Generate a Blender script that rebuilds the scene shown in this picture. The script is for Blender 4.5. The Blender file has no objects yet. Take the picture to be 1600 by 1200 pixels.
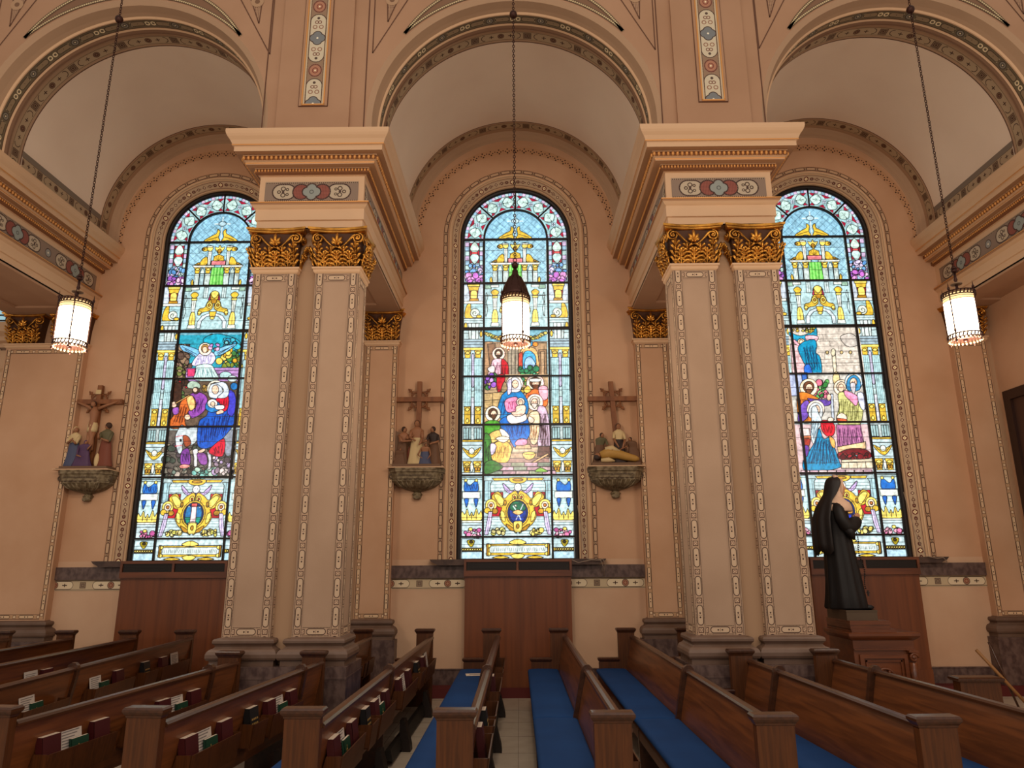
import bpy, math, random
import numpy as np
from mathutils import Vector, Matrix
R_ = random.Random(7)
PI = math.pi
scn = bpy.context.scene
COL = scn.collection

# ------------------------------------------------------------------ camera
def setup_camera():
    yaw, pitch, roll, f = -0.0091, 0.2451, -0.0054, 1113.24
    cy, sy, cp, sp, cr, sr = math.cos(yaw), math.sin(yaw), math.cos(pitch), math.sin(pitch), math.cos(roll), math.sin(roll)
    fw = Vector((sy*cp, cy*cp, sp)); rt = Vector((cy, -sy, 0)); up = rt.cross(fw)
    r2 = rt*cr + up*sr; u2 = up*cr - rt*sr
    cam = bpy.data.cameras.new('camera'); o = bpy.data.objects.new('camera', cam); COL.objects.link(o)
    cam.sensor_width = 36; cam.lens = 36*f/1600; cam.clip_start = .05; cam.clip_end = 200
    m = Matrix((r2, u2, -fw)).transposed().to_4x4(); m.translation = Vector((0.0236, 0, 1.62))
    o.matrix_world = m; scn.camera = o
setup_camera()
scn.view_settings.view_transform = 'Standard'; scn.view_settings.look = 'None'
scn.view_settings.gamma = 1; scn.view_settings.use_curve_mapping = False
scn.view_settings.exposure = -0.12

# ------------------------------------------------------------------ world and lights
w = bpy.data.worlds.new('world'); scn.world = w; w.use_nodes = True
bg = w.node_tree.nodes['Background']; bg.inputs[0].default_value = (1.0, .87, .76, 1); bg.inputs[1].default_value = .46
def area(name, loc, target, size, energy, color):
    l = bpy.data.lights.new(name, 'AREA'); l.shape = 'RECTANGLE'; l.size, l.size_y = size; l.energy = energy; l.color = color
    o = bpy.data.objects.new(name, l); COL.objects.link(o); o.location = loc
    o.rotation_euler = (Vector(target)-Vector(loc)).to_track_quat('-Z', 'Y').to_euler(); return o
def point(name, loc, energy, color, r=.15):
    l = bpy.data.lights.new(name, 'POINT'); l.energy = energy; l.color = color; l.shadow_soft_size = r
    o = bpy.data.objects.new(name, l); COL.objects.link(o); o.location = loc; return o
WARM = (1.0, .87, .74)
area('nave_fill_strip', (0, -2.0, 9.4), (0, 9.0, 3.0), (12, .8), 330, WARM)  # unseen strip added high in the nave to light walls and piers
for x in (-8.6, -4.28, 0.3, 4.27, 8.6):
    point('nave_fill_point', (x, -1.2, 3.9), 165, (1, .87, .73), .22)  # unseen point lights added to brighten the vaults, no lantern bodies there

# ------------------------------------------------------------------ helpers
def lin(c):
    return tuple(((v/255)/12.92 if v/255 <= .04045 else ((v/255+.055)/1.055)**2.4) for v in c)

class MB:
    def __init__(s): s.v=[]; s.f=[]; s.m=[]; s.uv=[]; s.sm=[]
    def add(s, vs, fs, m=0, uvs=None, smooth=False):
        b=len(s.v); s.v += [tuple(p) for p in vs]
        for i, f in enumerate(fs):
            s.f.append(tuple(b+k for k in f)); s.m.append(m); s.sm.append(smooth)
            s.uv.append(uvs[i] if uvs else [(0., 0.)]*len(f))
    def box(s, x0, x1, y0, y1, z0, z1, m=0, T=None):
        vs=[(x,y,z) for x in (x0,x1) for y in (y0,y1) for z in (z0,z1)]
        if T: vs=[T(p) for p in vs]
        fs=[(0,1,3,2),(4,6,7,5),(0,4,5,1),(2,3,7,6),(0,2,6,4),(1,5,7,3)]
        dims=[(1,2),(1,2),(0,2),(0,2),(0,1),(0,1)]; c=[(x,y,z) for x in (x0,x1) for y in (y0,y1) for z in (z0,z1)]
        s.add(vs, fs, m, [[(c[k][a],c[k][b]) for k in f] for f,(a,b) in zip(fs,dims)])
    def hexa(s, b, t, m=0):   # bottom rect and top rect corner lists (4 each)
        s.add(list(b)+list(t), [(3,2,1,0),(4,5,6,7),(0,1,5,4),(1,2,6,5),(2,3,7,6),(3,0,4,7)], m)
    def ribbon(s, L, Rr, m=0, smooth=False, close=False, v0=None, u0=0.):
        n=len(L); u=u0; fs=[]; uv=[]; L=[Vector(p) for p in L]; Rr=[Vector(p) for p in Rr]
        us=[u0]
        for i in range(1,n): us.append(us[-1]+((L[i]-L[i-1]).length+(Rr[i]-Rr[i-1]).length)/2)
        for i in range(n-1):
            w0=(L[i]-Rr[i]).length/2; w1=(L[i+1]-Rr[i+1]).length/2
            fs.append((i,i+1,n+i+1,n+i)); uv.append([(us[i],-w0),(us[i+1],-w1),(us[i+1],w1),(us[i],w0)])
        s.add(L+Rr, fs, m, uv, smooth)
    def tube(s, pts, r, n=8, m=0, smooth=True, caps=True, flat=1.0, up=None):
        pts=[Vector(p) for p in pts]; k=len(pts)
        rs=[r]*k if not hasattr(r,'__len__') else r
        rings=[]; t0=None; a=None
        for i in range(k):
            t=(pts[min(i+1,k-1)]-pts[max(i-1,0)])
            t = t.normalized() if t.length>1e-9 else Vector((0,0,1))
            if a is None:
                a=Vector(up) if up else (Vector((0,0,1)) if abs(t.z)<.9 else Vector((1,0,0)))
            a=(a-t*a.dot(t)); a = a.normalized() if a.length>1e-6 else t.orthogonal().normalized()
            b=t.cross(a)
            rings.append([pts[i]+a*math.cos(2*PI*j/n)*rs[i]+b*math.sin(2*PI*j/n)*rs[i]*flat for j in range(n)])
        vs=[p for ring in rings for p in ring]
        fs=[(i*n+j,i*n+(j+1)%n,(i+1)*n+(j+1)%n,(i+1)*n+j) for i in range(k-1) for j in range(n)]
        if caps: fs += [tuple(range(n))[::-1], tuple((k-1)*n+j for j in range(n))]
        s.add(vs, fs, m, None, smooth)
    def lathe(s, prof, c=(0,0,0), n=20, m=0, smooth=True, a0=0, a1=2*PI, fn=None, sx=1, sy=1):
        full=abs(a1-a0-2*PI)<1e-6; k=n if full else n+1; vs=[]
        for r,z in prof:
            for j in range(k):
                a=a0+(a1-a0)*j/n; rr=r*(fn(a,z) if fn else 1)
                vs.append((c[0]+rr*math.cos(a)*sx, c[1]+rr*math.sin(a)*sy, c[2]+z))
        fs=[]
        for i in range(len(prof)-1):
            for j in range(n):
                j2=(j+1)%k; fs.append((i*k+j,i*k+j2,(i+1)*k+j2,(i+1)*k+j))
        if prof[0][0]>1e-6 and full: fs.append(tuple(range(k))[::-1])
        if prof[-1][0]>1e-6 and full: fs.append(tuple((len(prof)-1)*k+j for j in range(k)))
        s.add(vs, fs, m, None, smooth)
    def ell(s, c, r, n=10, k=7, m=0, T=None):
        vs=[]; 
        for i in range(k+1):
            ph=PI*i/k
            for j in range(n):
                a=2*PI*j/n; p=(c[0]+r[0]*math.sin(ph)*math.cos(a), c[1]+r[1]*math.sin(ph)*math.sin(a), c[2]+r[2]*math.cos(ph))
                vs.append(T(p) if T else p)
        fs=[(i*n+j,(i+1)*n+j,(i+1)*n+(j+1)%n,i*n+(j+1)%n) for i in range(k) for j in range(n)]
        s.add(vs, fs, m, None, True)
    def torus(s, c, R, r, axis='z', n=16, k=6, m=0, a0=0, a1=2*PI):
        pts=[]
        for j in range(n+1):
            a=a0+(a1-a0)*j/n; x,y=R*math.cos(a),R*math.sin(a)
            pts.append({'z':(c[0]+x,c[1]+y,c[2]),'y':(c[0]+x,c[1],c[2]+y),'x':(c[0],c[1]+x,c[2]+y)}[axis])
        s.tube(pts, r, k, m, caps=abs(a1-a0)<6.28)
    def prism(s, poly, y0, y1, m=0, T=None, smooth=False):   # poly in (x,z), extruded along y
        n=len(poly); vs=[(x,y0,z) for x,z in poly]+[(x,y1,z) for x,z in poly]
        if T: vs=[T(p) for p in vs]
        fs=[tuple(range(n)), tuple(range(2*n-1,n-1,-1))]
        uv=[[(x,z) for x,z in poly],[(x,z) for x,z in poly][::-1]]
        s.add(vs, fs, m, uv); 
        fs=[]; uv=[]
        for i in range(n):
            j=(i+1)%n; fs.append((i,n+i,n+j,j)); l=math.hypot(poly[i][0]-poly[j][0],poly[i][1]-poly[j][1])
            uv.append([(y0,0),(y1,0),(y1,l),(y0,l)])
        b=len(s.v)-2*n
        for f,u in zip(fs,uv):
            s.f.append(tuple(b+k for k in f)); s.m.append(m); s.sm.append(smooth); s.uv.append(u)
    def sweep(s, path, prof, m=0, closed=False, smooth=False):
        # path: plan points (x,y); prof: (outward offset, z). outward = right hand side of travel; mitred
        n=len(path); P=[Vector(p) for p in path]; nor=[]
        for i in range(n):
            def dn(a,b): d=(P[b]-P[a]).normalized(); return Vector((d.y,-d.x))
            if closed or 0<i<n-1:
                n1=dn((i-1)%n,i); n2=dn(i,(i+1)%n); q=(n1+n2); q=q/ max(q.dot(n1),1e-6)
            elif i==0: q=dn(0,1)
            else: q=dn(n-2,n-1)
            nor.append(q)
        k=len(prof); vs=[(P[i].x+nor[i].x*d,P[i].y+nor[i].y*d,z) for i in range(n) for d,z in prof]
        us=[0.]
        for i in range(1,n+1): us.append(us[-1]+(P[i%n]-P[i-1]).length)
        fs=[];uv=[];mm=[]
        for i in range(n if closed else n-1):
            i2=(i+1)%n
            for j in range(k-1):
                fs.append((i*k+j,i2*k+j,i2*k+j+1,i*k+j+1))
                l=math.hypot(prof[j][0]-prof[j+1][0],prof[j][1]-prof[j+1][1])/2
                uv.append([(us[i],-l),(us[i+1],-l),(us[i+1],l),(us[i],l)])
                mm.append(m[j] if isinstance(m,(list,tuple)) else m)
        b=len(s.v); s.v+=vs
        for f,u,q in zip(fs,uv,mm): s.f.append(tuple(b+t for t in f)); s.m.append(q); s.sm.append(smooth); s.uv.append(u)
    def build(s, name, mats, parent=None, loc=None, **props):
        me=bpy.data.meshes.new(name); me.from_pydata(s.v, [], s.f)
        for t in (mats if isinstance(mats,(list,tuple)) else [mats]): me.materials.append(M(t) if isinstance(t,str) else t)
        uvl=me.uv_layers.new(name='UVMap'); flat=[c for f in s.uv for p in f for c in p]
        uvl.data.foreach_set('uv', flat)
        me.polygons.foreach_set('material_index', s.m); me.polygons.foreach_set('use_smooth', s.sm)
        me.update()
        o=bpy.data.objects.new(name, me); COL.objects.link(o)
        if parent: o.parent=parent
        if loc: o.location=loc
        for k,v in props.items(): o[k]=v
        return o

def empty(name, loc=(0,0,0), rz=0, parent=None, **props):
    o=bpy.data.objects.new(name, None); COL.objects.link(o); o.location=loc; o.rotation_euler=(0,0,rz); o.empty_display_size=.1
    if parent: o.parent=parent
    for k,v in props.items(): o[k]=v
    return o
def kids(o): return list(o.children)
def dup(root, loc=None, rz=None, **props):
    def cp(o, parent):
        c=o.copy(); COL.objects.link(c)
        if parent is not None: c.parent=parent
        for ch in src[o]: cp(ch, c)
        return c
    src={}
    def walk(o):
        src[o]=kids(o)
        for ch in src[o]: walk(ch)
    walk(root); c=cp(root, None)
    if loc is not None: c.location=loc
    if rz is not None: c.rotation_euler=(0,0,rz)
    for k,v in props.items(): c[k]=v
    return c

# ------------------------------------------------------------------ materials
class V:   # tiny expression layer over Math nodes
    def __init__(s, nt, k): s.nt=nt; s.k=k
    def _n(s, op, *a):
        n=s.nt.nodes.new('ShaderNodeMath'); n.operation=op
        for i,x in enumerate((s,)+a):
            x = x.k if isinstance(x,V) else x
            if isinstance(x,(int,float)): n.inputs[i].default_value=x
            else: s.nt.links.new(x, n.inputs[i])
        return V(s.nt, n.outputs[0])
    def __add__(s,o): return s._n('ADD',o)
    def __sub__(s,o): return s._n('SUBTRACT',o)
    def __mul__(s,o): return s._n('MULTIPLY',o)
    def __truediv__(s,o): return s._n('DIVIDE',o)
    def __lt__(s,o): return s._n('LESS_THAN',o)
    def __gt__(s,o): return s._n('GREATER_THAN',o)
    def __neg__(s): return s*-1.
    def fr(s): return s._n('FRACT')
    def ab(s): return s._n('ABSOLUTE')
    def mn(s,o): return s._n('MINIMUM',o)
    def mx(s,o): return s._n('MAXIMUM',o)
    def sin(s): return s._n('SINE')
    def hyp(s,o): return (s*s+o*o)._n('SQRT')
    def cell(s,p,c=0.): return ((s/p+.5-c/p).fr()-.5)*p          # signed distance to the nearest centre c+k*p
    def near(s,t,w): return (s-t).ab()<w
    def AND(s,o): return s*o
    def OR(s,o): return s.mx(o)

MATS={}
SPEC={}
def M(name):
    if name in MATS: return MATS[name]
    a=SPEC[name]; MATS[name]=make(name, **a); return MATS[name]
def make(name, col, rough=.6, metal=0., noise=None, bump=None, pat=None, grain=None, emit=None, spec=.4, attr=None, coat=0.):
    m=bpy.data.materials.new(name); m.use_nodes=True; nt=m.node_tree; b=nt.nodes['Principled BSDF']; L=nt.links.new
    b.inputs['Roughness'].default_value=rough; b.inputs['Metallic'].default_value=metal
    b.inputs['Specular IOR Level'].default_value=spec; b.inputs['Coat Weight'].default_value=coat; b.inputs['Coat Roughness'].default_value=.2
    def rgb(c):
        n=nt.nodes.new('ShaderNodeRGB'); n.outputs[0].default_value=(*lin(c),1); return n.outputs[0]
    def mix(fac,a,c):
        n=nt.nodes.new('ShaderNodeMix'); n.data_type='RGBA'
        if isinstance(fac,(int,float)): n.inputs[0].default_value=fac
        else: L(fac.k if isinstance(fac,V) else fac, n.inputs[0])
        L(a,n.inputs[6]); L(c,n.inputs[7]); return n.outputs[2]
    cur=rgb(col)
    tc=nt.nodes.new('ShaderNodeTexCoord')
    if noise:   # (colour, scale, low, high, stretch)
        c2,sc,lo,hi=noise[:4]; st=noise[4] if len(noise)>4 else (1,1,1)
        mp=nt.nodes.new('ShaderNodeMapping'); mp.inputs['Scale'].default_value=st; L(tc.outputs['Object'],mp.inputs[0])
        nz=nt.nodes.new('ShaderNodeTexNoise'); nz.inputs['Scale'].default_value=sc; nz.inputs['Detail'].default_value=5; L(mp.outputs[0],nz.inputs[0])
        mr=nt.nodes.new('ShaderNodeMapRange'); mr.inputs[1].default_value=lo; mr.inputs[2].default_value=hi; L(nz.outputs[0],mr.inputs[0])
        cur=mix(mr.outputs[0],cur,rgb(c2))
    if grain:   # (colour, stretch scale vector, strength)
        c2,st,k=grain
        mp=nt.nodes.new('ShaderNodeMapping'); mp.inputs['Scale'].default_value=st; L(tc.outputs['Object'],mp.inputs[0])
        nz=nt.nodes.new('ShaderNodeTexNoise'); nz.inputs['Scale'].default_value=1; nz.inputs['Detail'].default_value=6; nz.inputs['Distortion'].default_value=.6; L(mp.outputs[0],nz.inputs[0])
        mr=nt.nodes.new('ShaderNodeMapRange'); mr.inputs[1].default_value=.38; mr.inputs[2].default_value=.64; mr.inputs[4].default_value=k; L(nz.outputs[0],mr.inputs[0])
        cur=mix(mr.outputs[0],cur,rgb(c2))
    if pat:
        uv=nt.nodes.new('ShaderNodeUVMap'); uv.uv_map='UVMap'; sp=nt.nodes.new('ShaderNodeSeparateXYZ'); L(uv.outputs[0],sp.inputs[0])
        for mask,c in pat(V(nt,sp.outputs[0]),V(nt,sp.outputs[1])):
            cur=mix(mask,cur,rgb(c))
    if attr:
        at=nt.nodes.new('ShaderNodeAttribute'); at.attribute_name=attr; cur=at.outputs['Color']
    L(cur,b.inputs['Base Color'])
    if emit:
        L(cur,b.inputs['Emission Color']); b.inputs['Emission Strength'].default_value=emit
    if bump:
        nz=nt.nodes.new('ShaderNodeTexNoise'); nz.inputs['Scale'].default_value=bump[0]; nz.inputs['Detail'].default_value=4; L(tc.outputs['Object'],nz.inputs[0])
        bp=nt.nodes.new('ShaderNodeBump'); bp.inputs['Strength'].default_value=bump[1]; bp.inputs['Distance'].default_value=.02; L(nz.outputs[0],bp.inputs['Height']); L(bp.outputs[0],b.inputs['Normal'])
    return m

DK=(62,30,18); RD=(112,48,34); CR=(214,190,155); GR=(128,122,116)
def dots(u,v,vv,p=.014,w=.0035): return (v.ab()-vv).ab().__lt__(w).AND(u.cell(p).ab()<p*.32)
def p_pil(u,v):      # pilaster frame: capsules with paired dots between little squares
    P=.262; c=u.cell(P); d=u.cell(P,P/2)
    cap=(c.ab()-.062).mx(0.).hyp(v)
    sqr=d.ab().mx(v.ab())
    return [(v.ab()<.041,(182,150,122)),(dots(u,v,.037,.0135,.0042),DK),
            (cap.near(.0265,.0038),DK),((cap<.0230),(200,170,140)),
            ((c.ab()-.019).hyp(v)<.0078,DK),(c.ab().__lt__(.0016).AND(v.ab()<.014),DK),
            (sqr.near(.021,.004),(84,46,30)),((sqr<.0172),(206,178,148)),(d.hyp(v).near(.010,.0026),(130,80,56))]
def p_pils(u,v):     # slimmer frame of the wall pilasters
    P=.31; c=u.cell(P); d=u.cell(P,P/2)
    cap=(c.ab()-.075).mx(0.).hyp(v); sqr=d.ab().mx(v.ab())
    return [(v.ab().near(.027,.0026),DK),(cap.near(.020,.0030),DK),((cap<.017),(216,180,142)),
            ((c.ab()-.018).hyp(v)<.0074,DK),(sqr.near(.017,.003),(104,58,38)),((sqr<.014),(224,194,158))]
def p_win(u,v):      # border on the window splay
    P=.5; a=u.cell(P); b=u.cell(P,P/2); c=u.cell(P/2,P/4); D2=(92,34,22)
    dm=(a.ab()+v.ab()); dm2=(b.ab()+v.ab())
    return [(v.ab()<.057,(190,160,128)),(v.ab().near(.053,.0028),D2),(v.ab().near(.044,.0018),(150,104,74)),
            ((c.ab()-.036).hyp(v).near(.017,.0048),D2),(c.hyp(v)<.0075,D2),((a.ab()-.078).hyp(v).near(.015,.005),D2),
            (a.hyp(v)<.036,(110,38,24)),(dm<.027,(250,226,176)),(dm<.008,RD),(dm2<.026,D2),(dm2<.013,(236,214,176)),
            (((b.ab()-.055).hyp(v))<.0075,D2)]
def p_dash(u,v):     # outer chain of long cells and ringed squares
    P=.17; a=u.cell(P); b=u.cell(P,P/2)
    cl=(a.ab()-.045).mx(0.).hyp(v)
    return [(v.near(.0285,.0032),DK),(v.near(-.0285,.0032),(120,76,50)),(v.ab()<.0255,(176,136,104)),
            (cl<.021,(196,160,126)),(cl.near(.022,.003),DK),(b.ab().near(.016,.0026).AND(v.ab()<.026),DK),(b.hyp(v).near(.009,.003),DK),(b.hyp(v)<.006,(232,206,166))]
def p_arch(u,v):     # front band: discs, crescents and rounded bars on dark green grey
    P=.62; a=u.cell(P); b=u.cell(P,P/2); c=u.cell(P/2,P/4)
    bar=((c.ab()-.05).mx(0.).hyp(v))
    cr=lambda x,o: ((x.ab()-o).hyp(v)).near(.026,.008)
    return [(v.ab()<.068,(112,96,72)),(v.ab().near(.064,.003),DK),(a.hyp(v)<.05,(74,62,50)),(a.hyp(v).near(.03,.008),(138,128,112)),(a.hyp(v)<.01,(235,215,175)),
            (a.ab().near(.092,.022).AND((a.ab()-.088).hyp(v).near(.024,.0075)),(236,214,172)),
            (b.ab().near(.034,.028).AND((b.ab()-.036).hyp(v).near(.024,.0075)),(236,214,172)),
            (bar.near(.034,.0035),(58,40,28)),((bar<.03),(150,126,96)),(c.hyp(v)<.005,DK)]
def p_band(u,v):     # painted band: squares, brackets, crosses, rosettes
    P=.66; a=u.cell(P); b=u.cell(P,P/2); c=a.ab()
    sq=b.ab().mx(v.ab()); 
    cross=((c.near(.12,.028)).AND(v.ab()<.0055)).OR((c.near(.12,.0055)).AND(v.ab()<.026))
    return [(v.ab()<.068,(176,150,118)),(v.ab().near(.062,.0028),(92,62,42)),(sq<.05,(128,102,78)),(sq.near(.046,.003),DK),(sq.near(.026,.004),(70,44,30)),(sq<.01,DK),
            (a.hyp(v)<.036,(122,88,64)),(a.hyp(v).near(.038,.003),DK),(a.hyp(v).near(.018,.005),DK),(cross,DK),
            ((c-.2).hyp(v).near(.045,.0045).AND(c>.2),DK)]
def p_dado(u,v):
    P=.74; a=u.cell(P); b=u.cell(P,P/2); c=a.ab(); sq=b.ab().mx(v.ab())
    cross=((c.near(.13,.032)).AND(v.ab()<.006)).OR((c.near(.13,.006)).AND(v.ab()<.022))
    cap=(c-.19).mx(0.).hyp(v)
    return [(v.ab()<.07,(196,172,138)),((cap<.048),(222,200,166)),(cap.near(.05,.003),DK),(dots(u,v,.058,.016,.005),DK),(sq<.036,(140,116,94)),(sq.near(.036,.003),DK),(sq.near(.016,.003),(80,54,40)),
            (a.hyp(v)<.042,(168,120,92)),(a.hyp(v).near(.042,.004),DK),(a.hyp(v).near(.022,.005),(120,56,38)),(cross,DK)]
def p_garl(u,v):     # little hanging trefoils in a double row
    P=.128; a=u.cell(P); b=u.cell(P,P/2)
    g=lambda q,x,y,r: ((q.ab()-x).hyp(v-y))<r
    return [(g(a,0.,.034,.0125),DK),(g(a,.027,.008,.0105),DK),(g(b,0.,-.006,.0095),(90,46,32)),(g(a,0.,-.028,.011),DK)]
def p_frieze(u,v):   # mosaic: quatrefoil between red crescents and leaf circles
    P=1.16; a=u.cell(P); b=u.cell(P,P/2); c=a.ab()
    dot=(u.cell(.0165).hyp(v.cell(.0165)))<.0068
    red=(c-.115).hyp(v); leaf=((c-.30).ab()-.035).mx(0.).hyp(v)
    q=((c-.045).hyp(v)).mn(a.hyp(v.ab()-.042))
    band=lambda m,r: m.near(r,.0075).AND((u.cell(.0195).ab()<.0072).OR(v.cell(.0195).ab()<.0072))
    def lf(x,y,r0,w): return ((c-.31-x).hyp(v.ab()-y)).near(r0,w)
    return [(v.ab()<.122,(168,146,122)),(v.ab()<.098,(140,116,98)),
            (leaf<.088,(190,170,144)),(lf(0.,.038,.022,.006),(84,62,46)),(lf(.045,.0,.016,.006),(84,62,46)),(((c-.31).hyp(v)<.014),(70,40,32)),(lf(-.045,.03,.013,.005),(84,62,46)),
            (band(leaf,.09),DK),(red<.088,(156,88,70)),((red<.088).AND(dot),(120,56,46)),(band(red,.09),DK),
            (q<.052,(146,150,142)),(band(q,.056),DK),(a.hyp(v).near(.02,.005),(92,92,88)),
            (b.hyp(v)<.05,(146,142,134)),(b.hyp(v).near(.054,.005),DK),(b.hyp(v)<.012,(236,224,196)),
            (v.ab()>.1,(170,144,118)),(dots(u,v,.106,.0205,.0062),DK)]
def p_strip(u,v):    # vertical mosaic strip
    P=.86; a=u.cell(P); b=u.cell(P,P/2)
    cap=(a.ab()-.23).mx(0.).hyp(v)
    q=((a.ab()-.038).hyp(v)).mn(a.hyp(v.ab()-.038))
    sc=((a.ab()-.15).hyp(v.ab()-.036)).near(.022,.0055)
    sc2=((a.ab()-.215).hyp(v.ab()-.018)).near(.018,.005)
    dm=(b.ab()*.9).hyp(v)
    return [(v.ab()<.112,(148,118,92)),((cap<.088),(206,190,162)),((cap.near(.09,.005)).AND((u.cell(.02).ab()<.0075).OR(v.cell(.02).ab()<.0075)),DK),
            (q<.05,(120,122,122)),(q.near(.052,.005),DK),(a.hyp(v)<.012,(240,230,205)),(sc,(150,104,80)),(sc2,(120,72,54)),(((a.ab()-.27).hyp(v)<.017),(84,62,50)),
            (dm<.06,(176,120,92)),(dm.near(.07,.006).AND((u.cell(.02).ab()<.0075).OR(v.cell(.02).ab()<.0075)),(110,44,34)),(dm.near(.03,.005),(120,56,40)),(dm<.01,(240,226,190)),
            (v.ab()>.095,(202,180,148)),(dots(u,v,.092,.02,.0045),DK)]
def p_bead(u,v): return [((u.cell(.026).hyp(v))<.0105,(206,184,140))]
def p_tri(u,v):
    return [(u.cell(.02).hyp(v.cell(.02))<.005,DK)]

PL=(205,160,122)
SPEC.update(
 plaster=dict(col=(202,158,124), rough=.75, noise=((190,144,108),1.3,.35,.7), bump=(60,.04)),
 plaster_low=dict(col=(206,168,136), rough=.75, noise=((194,152,120),1.1,.35,.7), bump=(60,.04)),
 nave_plaster=dict(col=(176,136,106), rough=.8, noise=((166,126,96),1.2,.35,.7)),
 vault_white=dict(col=(236,212,188), rough=.85, noise=((228,202,178),.9,.35,.7)),
 vault_plain=dict(col=(176,142,112), rough=.8),
 vault_dark=dict(col=(128,94,70), rough=.8),
 shaft=dict(col=(178,146,120), rough=.8, noise=((168,136,110),1.6,.4,.7), bump=(80,.05)),
 trim=dict(col=(212,172,134), rough=.6),
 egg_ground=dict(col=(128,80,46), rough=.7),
 trim_dark=dict(col=(170,125,88), rough=.7),  # darker copy of trim, shade under the cornice put into its colour
 core=dict(col=(176,140,108), rough=.8),
 pil_border=dict(col=(182,150,122), rough=.75, pat=p_pil),
 pils_border=dict(col=(190,148,110), rough=.75, pat=p_pils),
 win_border=dict(col=(200,160,122), rough=.7, pat=p_win),
 dash_border=dict(col=(190,150,112), rough=.75, pat=p_dash),
 arch_band=dict(col=(160,124,92), rough=.7, pat=p_arch),
 vault_band=dict(col=(170,136,104), rough=.75, pat=p_band),
 dado_band=dict(col=(205,163,125), rough=.75, pat=p_dado),
 garland=dict(col=(192,145,106), rough=.75, pat=p_garl),
 frieze=dict(col=(170,140,112), rough=.6, pat=p_frieze),
 strip=dict(col=(176,140,108), rough=.6, pat=p_strip),
 beads=dict(col=(96,72,48), rough=.6, pat=p_bead),
 tri=dict(col=(168,130,100), rough=.6, pat=p_tri),
 line=dict(col=(96,60,40), rough=.7),
 ledge_line=dict(col=(128,112,96), rough=.7),
 gold=dict(col=(214,152,66), rough=.3, metal=.9, noise=((120,72,26),9,.42,.75), bump=(70,.12)),
 gold_trim=dict(col=(214,150,84), rough=.4, metal=.35),
 gold_dark=dict(col=(78,44,22), rough=.55, metal=.3),  # bell of the capital, shade behind the leaves put into its colour
 marble=dict(col=(104,82,74), rough=.4, noise=((74,54,50),16,.4,.62,(1,1,.7)), bump=(60,.03)),
 base_stone=dict(col=(108,84,70), rough=.5, noise=((98,72,56),5,.4,.65)),
 sill_stone=dict(col=(82,60,50), rough=.5, noise=((60,42,36),9,.4,.62)),
 maroon=dict(col=(88,24,20), rough=.6),
 floor=dict(col=(184,168,148), rough=.5, noise=((170,152,132),6,.3,.7)),
 grout=dict(col=(120,104,88), rough=.8),
 oak=dict(col=(88,48,20), rough=.42, grain=((54,28,12),(60,60,3),.6), coat=.12, spec=.3),
 oak_long=dict(col=(118,66,32), rough=.36, grain=((74,38,18),(30,1.8,30),.7), coat=.2),
 oak_dark=dict(col=(74,41,22), rough=.32, grain=((48,25,13),(34,1.6,34),.7), coat=.25),
 panel_wood=dict(col=(114,60,28), rough=.4, grain=((84,42,19),(16,16,.6),.6), coat=.12),
 cabinet_wood=dict(col=(108,56,26), rough=.36, grain=((74,34,14),(2,8,12),.7), coat=.2),
 cross_wood=dict(col=(138,84,46), rough=.5, grain=((86,42,20),(10,10,2),.6)),
 grille=dict(col=(34,22,16), rough=.5),
 iron=dict(col=(30,20,16), rough=.45, metal=.3),
 bronze=dict(col=(62,34,26), rough=.4, metal=.6),
 blue=dict(col=(24,64,116), rough=.85, noise=((20,56,104),2.5,.3,.7), bump=(260,.06), spec=.2),
 black_vinyl=dict(col=(34,28,22), rough=.5),
 steel=dict(col=(120,112,100), rough=.35, metal=.8),
 habit=dict(col=(20,15,15), rough=.62, bump=(30,.05)),
 veil=dict(col=(26,17,15), rough=.6),
 white_cloth=dict(col=(214,178,152), rough=.7),
 skin=dict(col=(206,150,116), rough=.55),
 relief_skin=dict(col=(150,100,68), rough=.6), relief_blue=dict(col=(74,78,104), rough=.65), relief_purple=dict(col=(84,56,88), rough=.65),
 relief_red=dict(col=(120,62,42), rough=.65), relief_cream=dict(col=(204,176,128), rough=.65), relief_gold=dict(col=(176,132,62), rough=.6),
 relief_brown=dict(col=(104,70,46), rough=.65), relief_green=dict(col=(96,88,60), rough=.65), relief_dark=dict(col=(54,38,32), rough=.65), relief_hair=dict(col=(62,38,24), rough=.7),
 relief_stone=dict(col=(112,82,60), rough=.7), bracket=dict(col=(136,118,90), rough=.6, noise=((96,78,54),20,.4,.6)), bracket_dark=dict(col=(84,66,48), rough=.6),
 lamp_glass=dict(col=(255,226,190), rough=.4, emit=11.0), lamp_cream=dict(col=(250,206,146), rough=.4, emit=1.5), lamp_disc=dict(col=(150,120,92), rough=.5),
 missal_red=dict(col=(66,13,16), rough=.5), hymnal_green=dict(col=(18,58,40), rough=.5), book_black=dict(col=(22,20,20), rough=.5), pages=dict(col=(226,206,184), rough=.8), paper=dict(col=(196,182,170), rough=.8), paper_ink=dict(col=(120,110,106), rough=.8),
 gilt=dict(col=(200,160,90), rough=.4, metal=.5), pale_blue_glass=dict(col=(150,190,200), rough=.3, emit=.9),
 stained=dict(col=(255,255,255), rough=.25, attr='Col', emit=1.05),
 pole_wood=dict(col=(150,104,58), rough=.5),
 cable=dict(col=(150,130,112), rough=.6), dark_frame=dict(col=(46,24,16), rough=.4), dark_picture=dict(col=(70,44,32), rough=.5),
)
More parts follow.
